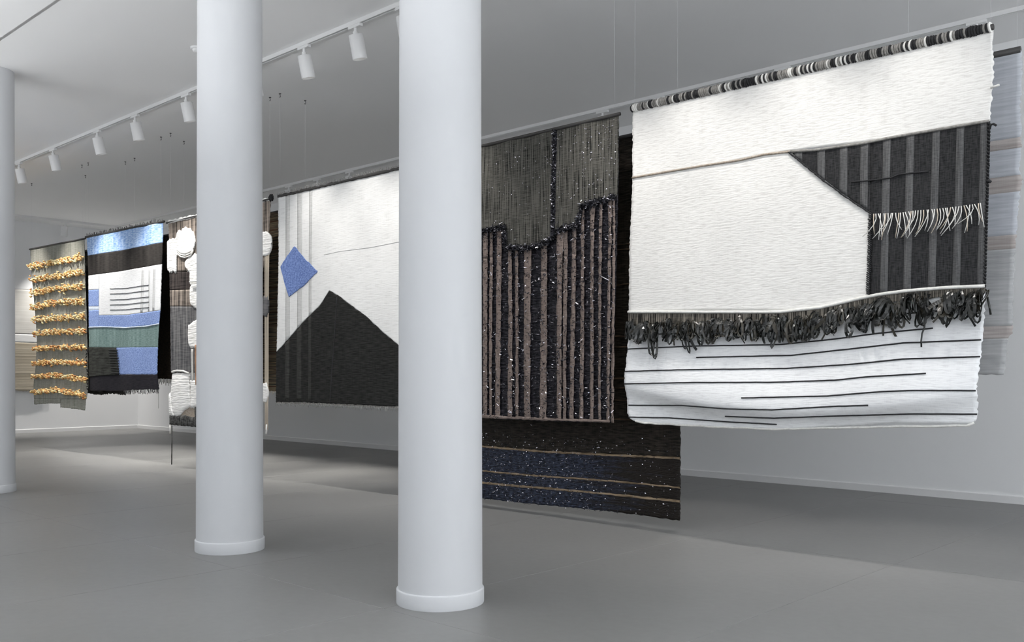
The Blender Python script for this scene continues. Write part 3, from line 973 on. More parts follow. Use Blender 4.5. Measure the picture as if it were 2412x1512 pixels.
for k in range(NT):
    a, z = poly_at(q, (k + random.uniform(0.1, 0.9)) / NT)
    z += random.uniform(-0.035, 0.020)
    o = bpy.data.objects.new('ribbon_tassel', tl[longs[k]] if k in longs else tm[k % 12])
    C.objects.link(o)
    o.parent = B.root
    p = B.w(a, z, 0.006)
    o.location = (p[0] - B.org[0], p[1] - B.org[1], p[2] - B.org[2])
    o.rotation_euler = (random.uniform(-0.2, 0.2), random.uniform(-0.35, 0.35), random.uniform(-0.7, 0.7))
    s = random.uniform(0.85, 1.15)
    o.scale = (s, s, s)
B.yarn('long_ribbon', M['ribbon'], [(2190, 700), (2186, 735), (2184, 772), (2179, 785), (2177, 803), (2178, 818)], 0.005, 0.03, 0.001)
B.yarn('long_ribbon', M['ribbon'], [(2330, 700), (2335, 722), (2338, 742)], 0.006, 0.02, 0.001)
# yarn-wrapped rod
B.rod(M['rod'], (1493, 255), (2333, 65), 0.016, 0.015)
(x0, z0), (x1, z1) = B.p(1489, 256), B.p(2336, 64)
wrap_me = []
for mat in ('black_yarn', 'white_yarn', 'grey_yarn'):
    v, f = [], []
    n, k = 14, 5
    for i in range(n):
        a = 2 * math.pi * i / n
        for j in range(k):
            w = 2 * math.pi * j / k
            rr = 0.021 + 0.008 * math.cos(w)
            v.append((0.011 * math.sin(w) + 0.004 * math.cos(a), rr * math.cos(a), rr * math.sin(a)))
    for i in range(n):
        for j in range(k):
            i2, j2 = (i + 1) % n, (j + 1) % k
            f.append((i * k + j, i * k + j2, i2 * k + j2, i2 * k + j))
    me = bpy.data.meshes.new('yarn_wrap')
    me.from_pydata(v, [], f)
    me.polygons.foreach_set('use_smooth', [True] * len(me.polygons))
    me.materials.append(M[mat])
    wrap_me.append(me)
NW = 170
prev = 0
for k in range(NW):
    t = (k + 0.5) / NW
    r = random.random()
    c = 2 if r < 0.42 else (0 if r < 0.76 else 1)
    if t < 0.3 and random.random() < 0.4:
        c = 2
    o = bpy.data.objects.new('yarn_wrap', wrap_me[c])
    C.objects.link(o)
    o.parent = B.root
    a, z = x0 + (x1 - x0) * t, z0 + (z1 - z0) * t
    p = B.w(a, z, 0)
    o.location = (p[0] - B.org[0], YF - B.org[1], p[2] - B.org[2])
    s = random.uniform(0.92, 1.10)
    o.scale = (0.72, s, s)
    o.rotation_euler = (0, random.uniform(-0.15, 0.15), random.uniform(-0.15, 0.15))
B.threads([(1495, 250), (2334, 60)])
hooks_for(B, [(1495, 250), (2334, 60)], 'large white tapestry')

# ---- 2. dark striped tapestry
D_st = lambda x, z: 0.012 * math.sin(5.5 * x) * (3.0 - z) / 2 + 0.006 * math.sin(17 * x + 2 * z)
S = Tapestry(YF, (1250, 990), 'dark tapestry of olive net over mauve-brown strips and black glitter', D_st)
X0 = 1008
def st(x):
    return yt(x, 1458, 270)
step = [(X0, 562), (1060, 555), (1138, 543), (1190, 532), (1192, 578), (1200, 581), (1247, 581), (1289, 569), (1305, 557), (1316, 542), (1361, 528), (1369, 507), (1374, 484), (1451, 462)]
S.panel('olive_net', M['net'], [(x, st(x)) for x, _ in step], step, du=0.03, dv=0.02, off=0.002, right=[(1458, 270), (1456, 400), (1452, 462)], rag=(0, 0.003, 0, 0.004))
S.panel('glitter_field', M['tinsel_ground'], [(x, st(x) + 40) for x in (X0, 1140, 1300, 1450)], [(X0, 975), (1140, 986), (1300, 993), (1441, 996)], off=-0.006,
        right=[(1457, 300), (1453, 470), (1450, 600), (1447, 760), (1441, 996)], rag=(0, 0.004, 0, 0.004), du=0.03, dv=0.02)
def step_y(x):
    b = None
    for i in range(len(step) - 1):
        a, c = step[i], step[i + 1]
        if a[0] <= x <= c[0] and c[0] > a[0]:
            b = a[1] + (c[1] - a[1]) * (x - a[0]) / (c[0] - a[0])
    return b if b else 470
for xt, w in ((1022, 12), (1046, 9), (1068, 12), (1094, 8), (1117, 12), (1146, 10), (1159, 6), (1176, 10), (1201, 9), (1218, 7), (1243, 15), (1281, 15), (1321, 12), (1334, 8), (1353, 9), (1374, 8), (1398, 8), (1417, 6), (1437, 6), (1446, 5)):
    ty = step_y(xt) + 8
    if 1300 < xt < 1316:
        ty = 566
    pts_t, pts_b = [], []
    flare = 1.5 if xt in (1321, 1398, 1437) else 1.0
    d1 = random.uniform(-2, 2)
    mid = ty + 60
    xb = xt - 2 + d1
    S.panel('fabric_strip', M['mauve'], [(xt - w / 2 * flare, ty), (xt + w / 2 * flare, ty - 2)], [(xt - w / 2 + d1 * 0.2, mid), (xt + w / 2 + d1 * 0.2, mid)], off=0.006, th=0.003, du=0.02, dv=0.03, rag=(0.003, 0.003, 0, 0))
    S.panel('fabric_strip', M['mauve'], [(xt - w / 2 + d1 * 0.2, mid), (xt + w / 2 + d1 * 0.2, mid)], [(xb - w / 2, 984 + (xt - 1140) * 0.035), (xb + w / 2, 985 + (xt - 1140) * 0.035)], off=0.006, th=0.003, du=0.02, dv=0.03, rag=(0.0045, 0.0045, 0, 0))
def tinsel(T, name, n, where, mats, size=(0.004, 0.014), depth=(0.004, 0.014)):
    for mat, share in mats:
        v, f = [], []
        for _ in range(int(n * share)):
            a, z = where()
            c = Vector(T.w(a, z, random.uniform(*depth)))
            L, wd = random.uniform(*size), random.uniform(0.0016, 0.004)
            ax = Vector((random.uniform(-1, 1), random.uniform(-0.5, 0.5), random.uniform(-0.5, 0.5))).normalized()
            bx = ax.cross(Vector((random.uniform(-1, 1), random.uniform(-1, 1), random.uniform(-1, 1)))).normalized()
            nn = ax.cross(bx) * 0.0006
            i = len(v)
            v += [tuple(c - ax * L - bx * wd), tuple(c + ax * L - bx * wd), tuple(c + ax * L + bx * wd), tuple(c - ax * L + bx * wd), tuple(c + nn * 4)]
            f += [(i, i + 1, i + 4), (i + 1, i + 2, i + 4), (i + 2, i + 3, i + 4), (i + 3, i, i + 4), (i, i + 3, i + 2, i + 1)]
        T.obj(name, v, f, M[mat], False)['kind'] = 'stuff'
def in_field():
    while True:
        x, y = random.uniform(X0, 1448), random.uniform(480, 985)
        if y > step_y(x) + 6:
            return S.p(x, y)
tinsel(S, 'glitter_flakes', 5200, in_field, [('tinsel', 0.80), ('tinsel_silver', 0.20)])
def in_net():
    while True:
        x, y = random.uniform(X0, 1455), random.uniform(280, 580)
        if st(x) + 6 < y < step_y(x) and random.random() < 0.25 + 0.75 * max(0, (x - 1300) / 150):
            return S.p(x, y)
tinsel(S, 'net_sparkles', 420, in_net, [('tinsel_silver', 1.0)], (0.0025, 0.006), (0.004, 0.010))
sq = [S.p(*t) for t in [(X0, 566)] + [(x, y + 3) for x, y in step[1:]]]
def on_step():
    a, z = poly_at(sq, random.random())
    return (a + random.uniform(-0.012, 0.012), z + random.gauss(0, 0.012))
tinsel(S, 'tinsel_trim', 2600, on_step, [('tinsel', 0.88), ('tinsel_silver', 0.12)], (0.008, 0.022), (0.006, 0.030))
S.yarn('trim_cord', M['black_yarn'], step[:4], 0.014, 0.008, 0.003)
S.yarn('trim_cord', M['black_yarn'], step[3:], 0.014, 0.008, 0.003)
S.panel('glitter_stripe', M['tinsel_ground'], [(1303, st(1303) + 1), (1313, st(1313) + 1)], [(1299, 560), (1309, 556)], off=0.006, th=0.003, du=0.02, dv=0.02, rag=(0.004, 0.004, 0, 0))
def on_stripe():
    y = random.uniform(st(1308), 560)
    return S.p(1308 - 4 * (y - 300) / 260 + random.uniform(-4, 4), y)
tinsel(S, 'stripe_glitter', 700, on_stripe, [('tinsel', 0.85), ('tinsel_silver', 0.15)], (0.004, 0.012), (0.006, 0.016))
S.yarn('loose_end', M['tinsel_silver'], [(1420, 650), (1430, 656), (1439, 661)], 0.004, 0.02)
S.rod(M['rod'], (X0, st(X0) - 1), (1456, st(1456) - 1), 0.013, 0.02)
S.panel('bottom_hem', M['mauve'], [(X0, 966), (1140, 977), (1300, 985), (1440, 989)], [(X0, 973), (1140, 984), (1300, 991), (1440, 995)], off=0.008, th=0.004, rag=(0, 0, 0.004, 0.004))
S.threads([(1448, 270), (1020, st(1020))])
hooks_for(S, [(1020, 370), (1448, 270)], 'dark striped tapestry')

# ---- 3. long dark tapestry behind it
D_l = lambda x, z: 0.010 * math.sin(3.5 * x + 1) * (3 - z) / 2.5
Lg = Tapestry(YB, (1330, 1190), 'long near-black tapestry with tan lines and navy glitter reaching almost to the floor', D_l)
LX = 1056
def lt(x):
    return yt(x, 1470, 322)
cuts = {'A': [(LX, 1044), (1139, 1051), (1292, 1064), (1464, 1073), (1603, 1079)], 'B': [(LX, 1101), (1139, 1109), (1292, 1122), (1464, 1135), (1603, 1148)],
        'Cc': [(LX, 1129), (1139, 1137), (1292, 1150), (1464, 1167), (1603, 1180)], 'E': [(LX, 1164), (1138, 1174), (1321, 1193), (1463, 1208), (1602, 1226)]}
sh = lambda l, d: [(x, y + d) for x, y in l]
Lg.panel('brown_black_field', M['long_dark'], [(LX, lt(LX)), (1139, lt(1139)), (1292, lt(1292)), (1464, lt(1464)), (1608, lt(1608))], cuts['A'], rag=(0.004, 0.004, 0, 0), dv=0.02, du=0.035)
def split(l, x):
    for i in range(len(l) - 1):
        if l[i][0] < x < l[i + 1][0]:
            y = l[i][1] + (l[i + 1][1] - l[i][1]) * (x - l[i][0]) / (l[i + 1][0] - l[i][0])
            return l[:i + 1] + [(x, y)], [(x, y)] + l[i + 1:]
for a, c, xr in (('A', 'B', 1470), ('B', 'Cc', 1500), ('Cc', 'E', 1440)):
    Lg.panel('navy_band', M['navy'], cuts[a], cuts[c], rag=(0.003, 0.004, 0, 0.003 if c == 'E' else 0))
for key, w in (('A', 4.5), ('B', 3.5), ('Cc', 4.5)):
    Lg.panel('tan_line', M['tan_line'], sh(cuts[key], -w / 2), sh(cuts[key], w / 2 + 0.5), off=0.004, th=0.004, rag=(0, 0.006, 0.003, 0.003), dv=0.008)
for y in (574, 585, 668, 790, 815, 890, 912, 942, 986):
    d = random.choice([2, 3, 4])
    Lg.panel('brown_line', M['brown_line'], [(LX, yt(LX, 1470, y)), (1605, yt(1605, 1470, y))], [(LX, yt(LX, 1470, y) + d), (1605, yt(1605, 1470, y) + d)], off=0.003, th=0.003, rag=(0, 0, 0.003, 0.003), dv=0.01, du=0.05)
def in_navy():
    while True:
        x, y = random.uniform(LX, 1600), random.uniform(1000, 1215)
        if random.random() < (1.0 if x < 1430 else 0.25) and y < 1168 + (x - LX) * 0.105:
            return Lg.p(x, y)
def in_navy_low():
    while True:
        a = in_navy()
        if a[1] < 0.60 or random.random() < 0.08:
            return a
tinsel(Lg, 'glitter_flakes', 2200, in_navy_low, [('tinsel', 0.6), ('tinsel_silver', 0.4)], (0.002, 0.007), (0.003, 0.006))
Lg.rod(M['rod'], (LX, lt(LX)), (1606, lt(1606)), 0.014, 0.02)
Lg.threads([(LX + 10, lt(LX + 10)), (1596, lt(1596))])
hooks_for(Lg, [(LX + 10, 400), (1596, 300)], 'long near-black tapestry')

# ---- 4. house and diamond tapestry
D_h = lambda x, z: 0.010 * math.sin(4.2 * x + 0.6) * (3.05 - z) / 2
Hs = Tapestry(YF, (800, 955), 'white tapestry with blue diamond and black house-shaped peak', D_h)
def ht(x):
    return yt(x, 655, 463)
HX = 972
roof = [(651, 829), (711, 761), (754, 720), (769, 697), (777, 684), (801, 698), (862, 745), (903, 784), (938, 814), (HX, 842)]
hwhite = Hs.panel('white_field', M['white_plain'], [(x + (4 if x < 660 else 0), ht(x)) for x, _ in roof], roof, rag=(0.004, 0.003, 0, 0), left=[(655, 463), (656, 600), (653, 740), (651, 829)])
bot = [(650, 946), (711, 947), (754, 949), (769, 950), (777, 950), (801, 951), (862, 954), (903, 956), (938, 957), (HX, 960)]
hblack = Hs.panel('black_peak', M['house_black'], roof, bot, off=0.003, rag=(0.004, 0.003, 0.005, 0.004))
Hs.panel('blue_diamond', M['diamond_blue'], [(661, 628), (677, 602), (693.5, 579), (720, 611), (748, 639)], [(661, 629), (669, 662), (680, 700), (716, 672), (748, 640)], off=0.005, th=0.004, du=0.03, rag=(0, 0, 0.006, 0.006))
def roof_y(x):
    for i in range(len(roof) - 1):
        if x <= roof[i + 1][0]:
            a, c = roof[i], roof[i + 1]
            return a[1] + (c[1] - a[1]) * (x - a[0]) / (c[0] - a[0])
for x, w in ((678, 10), (706, 11), (732, 7)):
    Hs.panel('woven_stripe', M['grey_stripe'], [(x - w / 2, ht(x - w / 2)), (x + w / 2, ht(x + w / 2))], [(x - w / 2 - 2, roof_y(x - w / 2 - 2)), (x + w / 2 - 2, roof_y(x + w / 2 - 2))], off=0.0015, th=0.001, dv=0.04, parent=hwhite)
    Hs.panel('woven_stripe', M['house_black_stripe'], [(x - w / 2 - 2, roof_y(x - w / 2 - 2) + 3), (x + w / 2 - 2, roof_y(x + w / 2 - 2) + 3)], [(x - w / 2 - 3, 943), (x + w / 2 - 3, 944)], off=0.0045, th=0.001, dv=0.04, parent=hblack)
Hs.yarn('centre_seam', M['black_yarn'], [(796, 700), (790, 800), (784, 880), (780, 950)], 0.005, 0.004)
Hs.yarn('faint_seam', M['grey_stripe'], [(764, 600), (800, 592), (870, 583), (940, 569)], 0.0014, 0.0015)
Hs.panel('rolled_hem', M['rod'], [(655, ht(655) - 3), (HX, ht(HX) - 3)], [(655, ht(655) + 3), (HX, ht(HX) + 3)], off=0.010, th=0.020, dv=0.02, rag=(0, 0, 0.006, 0.003))
Hs.fringe('hem_fringe', M['grey_yarn'], [(653, ht(653) - 3), (HX, ht(HX) - 3)], 170, -0.022, 0.0018, 0.004)
Hs.panel('bottom_selvedge', M['grey_yarn'], [(650, 945), (780, 949), (HX, 959)], [(650, 949), (780, 953), (HX, 963)], off=-0.002, th=0.004, rag=(0, 0, 0, 0.004))
Hs.fringe('bottom_fringe', M['grey_yarn'], [(650, 947), (780, 951), (HX, 961)], 150, 0.03, 0.0018, 0.0)
Hs.threads([(660, 458), (962, ht(962))])
hooks_for(Hs, [(660, 460), (962, 390)], 'house and diamond tapestry')

# ---- 5. rag-striped tapestry behind it
Rg = Tapestry(YB, (650, 920), 'brown rag-striped tapestry mostly hidden behind the house tapestry', lambda x, z: 0.01 * math.sin(4 * x))
rt = lambda x: yt(x, 640, 501)
Rg.panel('striped_field', M['rug'], [(572, rt(572)), (640, rt(640)), (725, rt(725))], [(572, 925), (640, 921), (725, 928)], rag=(0.006, 0.006, 0, 0.006), dv=0.016)
Rg.rod(M['rod'], (572, rt(572)), (725, rt(725)), 0.013, 0.02)
Rg.fringe('bottom_fringe', M['ecru'], [(572, 924), (640, 920), (725, 927)], 90, 0.03, 0.002, -0.002)
Rg.threads([(580, rt(580)), (717, rt(717))])
hooks_for(Rg, [(580, 500), (717, 490)], 'brown rag-striped tapestry')

# ---- 6. tapestry with white wool discs
D_c = lambda x, z: 0.020 * math.sin(9 * x + 0.4) * (3.1 - z) / 2
Cc = Tapestry(YF, (500, 1000), 'loose grey-brown tapestry with fluffy white wool discs behind the middle column', D_c)
ct = lambda x: yt(x, 397, 524)
Cc.panel('loose_ground', M['net_brown'], [(397, ct(397)), (470, ct(470)), (560, ct(560)), (637, ct(637))], [(398, 640), (445, 640), (560, 640), (618, 640)], right=[(637, ct(637)), (633, 545), (624, 600), (616, 640)], rag=(0.006, 0.006, 0, 0), dv=0.02)
Cc.panel('black_band', M['net_black'], [(398, 640), (445, 640), (560, 640), (616, 640)], [(399, 684), (445, 682), (560, 690), (615, 690)], rag=(0.006, 0.006, 0, 0), dv=0.02)
Cc.panel('loose_ground', M['net_brown'], [(399, 684), (445, 682), (560, 690), (615, 690)], [(400, 722), (450, 722), (560, 722), (614, 722)], rag=(0.006, 0.006, 0, 0), dv=0.02)
Cc.panel('slate_ground', M['net_blue'], [(400, 722), (450, 722), (560, 722), (614, 722)], [(402, 878), (450, 878), (560, 880), (612, 880)], rag=(0.008, 0.006, 0, 0.01), dv=0.02)
Cc.panel('top_heading', M['fluffy'], [(397, ct(397) - 4), (470, ct(470) - 4), (637, ct(637) - 4)], [(397, ct(397) + 3), (470, ct(470) + 3), (637, ct(637) + 3)], off=0.008, th=0.016, rag=(0, 0, 0.010, 0.006), dv=0.03)
def blob(name, mat, cx, cy, rx, ry, n=13, sq=2.0, off=0.010, puff=0.008, rag=0.016, th=0.014):
    tp, bt = [], []
    for k in range(n):
        t = -math.cos(math.pi * k / (n - 1))
        h = ry * (1 - abs(t) ** sq) ** (1 / sq)
        tp.append((cx + rx * t, cy - h * random.uniform(0.88, 1.04) - 0.5))
        bt.append((cx + rx * t, cy + h * random.uniform(0.90, 1.05) + 0.5))
    return Cc.panel(name, mat, tp, bt, off=off, th=th, du=0.03, dv=0.02, rag=(0, 0, rag, rag), puff=puff)
blob('wool_disc', M['fluffy'], 438, 569, 22, 32, sq=2.4)
for dy in (0, 5, 10):
    Cc.yarn('wool_strand', M['white_yarn'], [(421, 588 + dy * 0.7), (430, 595 + dy), (440, 597 + dy), (452, 592 + dy), (458, 584 + dy * 0.6)], 0.008, 0.02)
blob('wool_patch', M['fluffy'], 407, 602, 12, 41, sq=9)
blob('wool_disc', M['fluffy'], 470, 622, 33, 25)
blob('wool_patch', M['fluffy'], 480, 652, 33, 34, sq=3)
blob('wool_patch', M['fluffy'], 478, 694, 31, 33, sq=3.5)
blob('wool_patch', M['fluffy'], 478, 788, 35, 33, sq=5)
blob('wool_disc', M['fluffy'], 545, 600, 26, 40)
blob('wool_disc', M['fluffy'], 560, 720, 30, 38)
blob('wool_disc', M['fluffy'], 626, 574, 15.5, 30, rag=0.012)
blob('slate_patch', M['net_blue'], 624, 722, 9.5, 24, sq=3)
Cc.yarn('wool_cord', M['white_yarn'], [(412, 876), (424, 873), (436, 874), (446, 879)], 0.012, 0.02)
Cc.yarn('wool_cord', M['white_yarn'], [(455, 664), (475, 663)], 0.010, 0.05)
Cc.panel('wool_skirt', M['fluffy'], [(411, 880), (428, 878), (446, 882)], [(400, 975), (425, 982), (448, 956)], off=0.012, th=0.012, puff=0.022, rag=(0.012, 0.012, 0.004, 0.012), dv=0.02)
Cc.panel('wool_skirt', M['fluffy'], [(400, 925), (410, 932)], [(402, 980), (420, 982)], off=0.010, th=0.012, puff=0.03, rag=(0.012, 0.012, 0.004, 0.012), dv=0.02)
Cc.panel('wool_skirt', M['fluffy'], [(448, 896), (520, 894), (600, 896)], [(448, 960), (520, 962), (600, 958)], off=0.014, th=0.012, puff=0.02, rag=(0.012, 0.012, 0.004, 0.012), dv=0.02)
Cc.panel('tan_patch', M['tan_yarn'], [(424, 952), (440, 960), (458, 958)], [(424, 990), (440, 990), (458, 990)], off=0.004, rag=(0, 0, 0, 0.004))
Cc.panel('charcoal_hem', M['hem_grey'], [(400, 978), (412, 978), (426, 979), (437, 978), (449, 983), (470, 984), (600, 986)], [(400, 1000), (412, 1000), (426, 1001), (437, 1003), (449, 1005), (470, 1006), (600, 1006)], off=0.014, th=0.02, rag=(0.006, 0.004, 0.004, 0.006), puff=0.02)
Cc.panel('charcoal_post', M['hem_grey'], [(458, 958), (480, 958)], [(458, 1006), (480, 1007)], off=0.022, th=0.016, puff=0.012)
Cc.yarn('cane_stick', M['wood'], [(463, 812), (463, 860), (464, 906)], 0.022, 0.012, n=10)
Cc.yarn('pale_strip', M['white_yarn'], [(452, 822), (452, 898)], 0.012, 0.010, n=8)
Cc.yarn('hanging_braid', M['hem_grey'], [(411, 1002), (411.5, 1040), (411, 1094)], [0.006] * 200, 0.015, 0.0015, step=0.03)
Cc.yarn('wool_tassel', M['white_yarn'], [(405, 1000), (405, 1010), (404, 1020)], 0.012, 0.015, 0.003, n=8)
for k in range(6):
    x = 623 + k * 2.0
    Cc.yarn('loose_warp', M['ecru'], [(x + 1, 596), (x - 0.5, 700), (x - 1.5, 880), (x - 2.5 - k * 0.3, 1012)], 0.0032, 0.004, 0.002, step=0.2)
blob('wool_tuft', M['fluffy'], 622, 925, 9.5, 24, rag=0.012)
Cc.yarn('wool_tassel', M['white_yarn'], [(627, 1000), (626, 1012), (625, 1022)], 0.010, 0.01, 0.003, n=8)
Cc.rod(M['rod'], (395, ct(395)), (639, ct(639)), 0.012, 0.03)
blob('rod_knot', M['black_yarn'], 640, 466, 4, 6, off=0.01, puff=0.02)
Cc.threads([(402, ct(402)), (636, ct(636))])
hooks_for(Cc, [(402, 520), (636, 470)], 'tapestry with white wool discs')

# ---- 7. near-black brown tapestry behind the blue one
Dk = Tapestry(YB, (370, 892), 'narrow strip of a black-brown tapestry showing between the blue and wool-disc tapestries', lambda x, z: 0.008 * math.sin(5 * x))
dt = lambda x: yt(x, 385, 556)
Dk.panel('black_brown_field', M['deep_brown'], [(312, dt(312)), (385, dt(385)), (440, dt(440))], [(312, 890), (385, 892), (440, 894)], rag=(0.006, 0.006, 0, 0.004), dv=0.02)
Dk.rod(M['rod'], (312, dt(312)), (440, dt(440)), 0.014, 0.02)
Dk.fringe('bottom_fringe', M['grey_yarn'], [(312, 890), (385, 892), (440, 894)], 70, 0.06, 0.0035, 0)
Dk.threads([(318, dt(318)), (434, dt(434))])
hooks_for(Dk, [(318, 560), (434, 540)], 'black-brown tapestry behind the blue one')

# ---- 8. blue block tapestry
D_b = lambda x, z: 0.022 * math.sin(6.5 * x + 0.8) * (3.0 - z) / 2 + 0.012 * math.sin(13 * x) * max(0, (x + 11.6))
Bl = Tapestry(YF, (290, 920), 'tapestry of blue, white, green and black woven blocks', D_b)
e1 = [(204, 560), (286, 543), (382, 524)]
e2 = [(206, 602), (286, 590), (381, 571)]
e3 = [(207, 649), (286, 639), (379, 622)]
e5 = [(207, 771), (296, 772), (372, 763)]
e6 = [(207, 818), (271, 819), (369, 818)]
Bl.panel('pale_blue_band', M['pale_blue'], e1, e2, rag=(0.005, 0.005, 0, 0.003))
Bl.panel('umber_band', M['umber'], e2, e3, rag=(0.004, 0.004, 0, 0.003))
Bl.panel('white_field', M['cool_white'], e3[:1] + [(234, 646)], [(207, 683), (234, 682)], rag=(0.004, 0, 0, 0))
Bl.panel('white_field', M['cool_white'], [(234, 646), (302, 636), (379, 622)], [(235, 743), (302, 742), (375, 731)], rag=(0, 0.005, 0, 0.003))
Bl.panel('blue_block', M['blue'], [(207, 683), (234, 682)], [(207, 722), (234, 722)], rag=(0.004, 0, 0, 0))
Bl.panel('ice_blue_line', M['ice_blue'], [(207, 722), (235, 722)], [(207, 731), (235, 730)])
Bl.panel('blue_block', M['blue'], [(207, 731), (235, 730)], [(207, 771), (235, 771)], rag=(0.004, 0, 0, 0))
Bl.panel('blue_band', M['blue'], [(235, 743), (302, 742), (375, 731)], [(235, 771), (296, 772), (372, 763)], rag=(0, 0.004, 0, 0))
Bl.yarn('ice_blue_line', M['ice_blue'], [(208, 771), (250, 770), (296, 772), (340, 769), (372, 763)], 0.008, 0.002, 0.001)
Bl.panel('grey_green_band', M['green'], e5, e6, rag=(0.004, 0.004, 0, 0))
Bl.panel('blue_block', M['blue'], [(271, 819), (320, 818), (369, 818)], [(276, 882), (320, 882), (367, 882)], rag=(0, 0.006, 0, 0.003))
Bl.panel('olive_block', M['olive_black'], [(207, 818), (240, 818), (271, 819)], [(207, 888), (240, 885), (277, 882)], off=0.006, th=0.008, rag=(0.004, 0.006, 0, 0))
for y in range(824, 884, 6):
    x = 271 + (y - 819) * 0.09
    Bl.yarn('loose_end', M['black_yarn'], [(x - 14, y), (x, y + 0.5), (x + random.uniform(2, 5), y + random.uniform(0, 3))], 0.006, 0.010)
Bl.panel('black_hem', M['ink'], [(207, 888), (277, 882), (320, 882), (367, 882)], [(207, 920), (277, 922), (320, 918), (371, 917)], rag=(0.006, 0.006, 0, 0.006))
Bl.fringe('bottom_fringe', M['black_yarn'], [(290, 920), (320, 917), (372, 916)], 46, 0.045, 0.0035, 0, 0.03)
for (y0, y1) in ((680, 671), (692, 684), (706, 699), (718, 711), (730, 724)):
    Bl.yarn('umber_line_yarn', M['black_yarn'], [(259, y0), (300, y0 - 1), (350, y1)], 0.0035, 0.003, 0.001)
for x, w in ((334, 5), (350, 3.5), (361, 5)):      # slightly darker woven stripes
    Bl.panel('woven_stripe', M['faint_stripe'], [(x, 630 - (x - 334) * 0.1), (x + w, 629 - (x - 334) * 0.1)], [(x - 3, 737 - (x - 334) * 0.15), (x + w - 3, 736 - (x - 334) * 0.15)], off=0.0015, th=0.001, dv=0.05)
Bl.rod(M['rod'], (204, 558), (382, 522), 0.014, 0.03)
Bl.fringe('hem_fringe', M['black_yarn'], [(204, 557), (382, 521)], 60, -0.03, 0.003, 0.0)
Bl.yarn('long_thread', M['grey_yarn'], [(370, 918), (370, 962)], 0.002, 0.0, 0.001)
Bl.threads([(209, 556), (378, 522)])
hooks_for(Bl, [(209, 556), (378, 522)], 'blue block tapestry')

# ---- 9. dark olive tapestry behind the blue one
Ol = Tapestry(YB, (245, 928), 'dark olive tapestry peeking out below and left of the blue block tapestry', lambda x, z: 0.02 * math.sin(5 * x) * (3 - z) / 2)
ot = lambda x: yt(x, 198, 592)
Ol.panel('olive_field', M['olive_black'], [(197, ot(197)), (250, ot(250)), (298, ot(298))], [(203, 925), (235, 930), (255, 927), (298, 930)], rag=(0.006, 0.006, 0, 0.008), dv=0.02)
Ol.rod(M['rod'], (197, ot(197)), (298, ot(298)), 0.014, 0.03)
Ol.threads([(200, ot(200)), (294, ot(294))])
hooks_for(Ol, [(200, 590), (294, 570)], 'dark olive tapestry')

# ---- 10. sage tapestry with apricot tufts
D_o = lambda x, z: 0.020 * math.sin(4.5 * x + 1.0) * (3.1 - z) / 2.2 + (0.02 if x > -13.85 else 0) * max(0, min(1, (0.95 - z) / 0.2))
Og = Tapestry(YF, (140, 955), 'sage grey tapestry with ten rows of apricot wool tufts', D_o)
og_l = [(71, 589), (73, 627), (77, 680), (82, 744), (85, 802), (82, 860), (77.5, 904), (78, 952)]
og_r = [(198, 564), (199.6, 656), (202.5, 744), (204.6, 831), (207, 918), (203, 965)]
lf0, rf0 = edge_fn([(x, -y) for x, y in og_l]), edge_fn([(x, -y) for x, y in og_r])
def og(fr, y):
    return (lf0(-y) + (rf0(-y) - lf0(-y)) * fr, y)
Og.panel('linen_field', M['sage'], [(71, 589), (140, 575), (198, 564)], [(78, 940), (140, 940), (205, 940)], left=og_l, right=og_r, rag=(0.005, 0.005, 0, 0), dv=0.02)
Og.panel('linen_flap', M['sage'], [(78, 940), (115, 940), (149, 940)], [(78, 953), (115, 950), (149, 950)], rag=(0.005, 0.005, 0, 0.004), dv=0.02)
Og.panel('linen_flap', M['sage'], [(149, 940), (178, 940), (205, 940)], [(149, 959), (178, 963), (202, 967)], rag=(0.005, 0.005, 0, 0.004), dv=0.02, off=0.004)
rows = [(300, 265, 225), (410, 380, 345), (515, 480, 460), (635, 590, 580), (735, 715, 705), (840, 830, 825), (965, 955, 955), (1085, 1075, 1085), (1190, 1185, 1220), (1315, 1300, 1350)]
for ri, (ya, ym, yc) in enumerate(rows):
    ya, ym, yc = [540 + t / 3.4375 for t in (ya, ym, yc)]
    row = empty('tuft_row', (0, 0, 0))
    row.parent = Og.root
    thick = 0.062 if ri < 5 else 0.050
    shares = {'tuft_a': [], 'tuft_b': [], 'tuft_c': []}
    for k in range(250):
        fr = -0.025 + 1.03 * random.random()
        y = (ya + (ym - ya) * fr * 2) if fr < 0.5 else (ym + (yc - ym) * (fr - 0.5) * 2)
        x = og(fr, y)[0]
        a, z = Og.p(x, y)
        z += random.gauss(0, thick * 0.34)
        dp = random.uniform(0.0, 0.03)
        ang = random.uniform(0, 6.28)
        ln = random.uniform(0.025, 0.060)
        dx, dz = math.cos(ang) * ln, math.sin(ang) * ln * 0.7
        P = [Og.w(a - dx * 0.6, z - dz * 0.5, dp), Og.w(a, z, dp + 0.02), Og.w(a + dx * 0.6, z + dz * 0.3 - 0.01, dp + 0.004)]
        mname = random.choices(['tuft_a', 'tuft_b', 'tuft_c'], [0.45, 0.38, 0.17] if ri < 6 else [0.5, 0.22, 0.28])[0]
        shares[mname].append(tube_vf(P, [0.007, 0.012, 0.006], 5))
    for mname, prt in shares.items():
        v, f = join_vf(prt)
        o = mesh_obj('wool_tufts', v, f, M[mname], row, True, Og.org)
        o['kind'] = 'stuff'
Og.fringe('edge_ties', M['ink'], [og(1.0, 820), og(1.0, 920)], 14, 0.02, 0.007, 0.006, 0.05)
Og.rod(M['rod'], (71, 587), (199, 562), 0.012, 0.02)
Og.threads([(75, 585), (194, 563)])
hooks_for(Og, [(75, 585), (194, 563)], 'sage tapestry with apricot tufts')

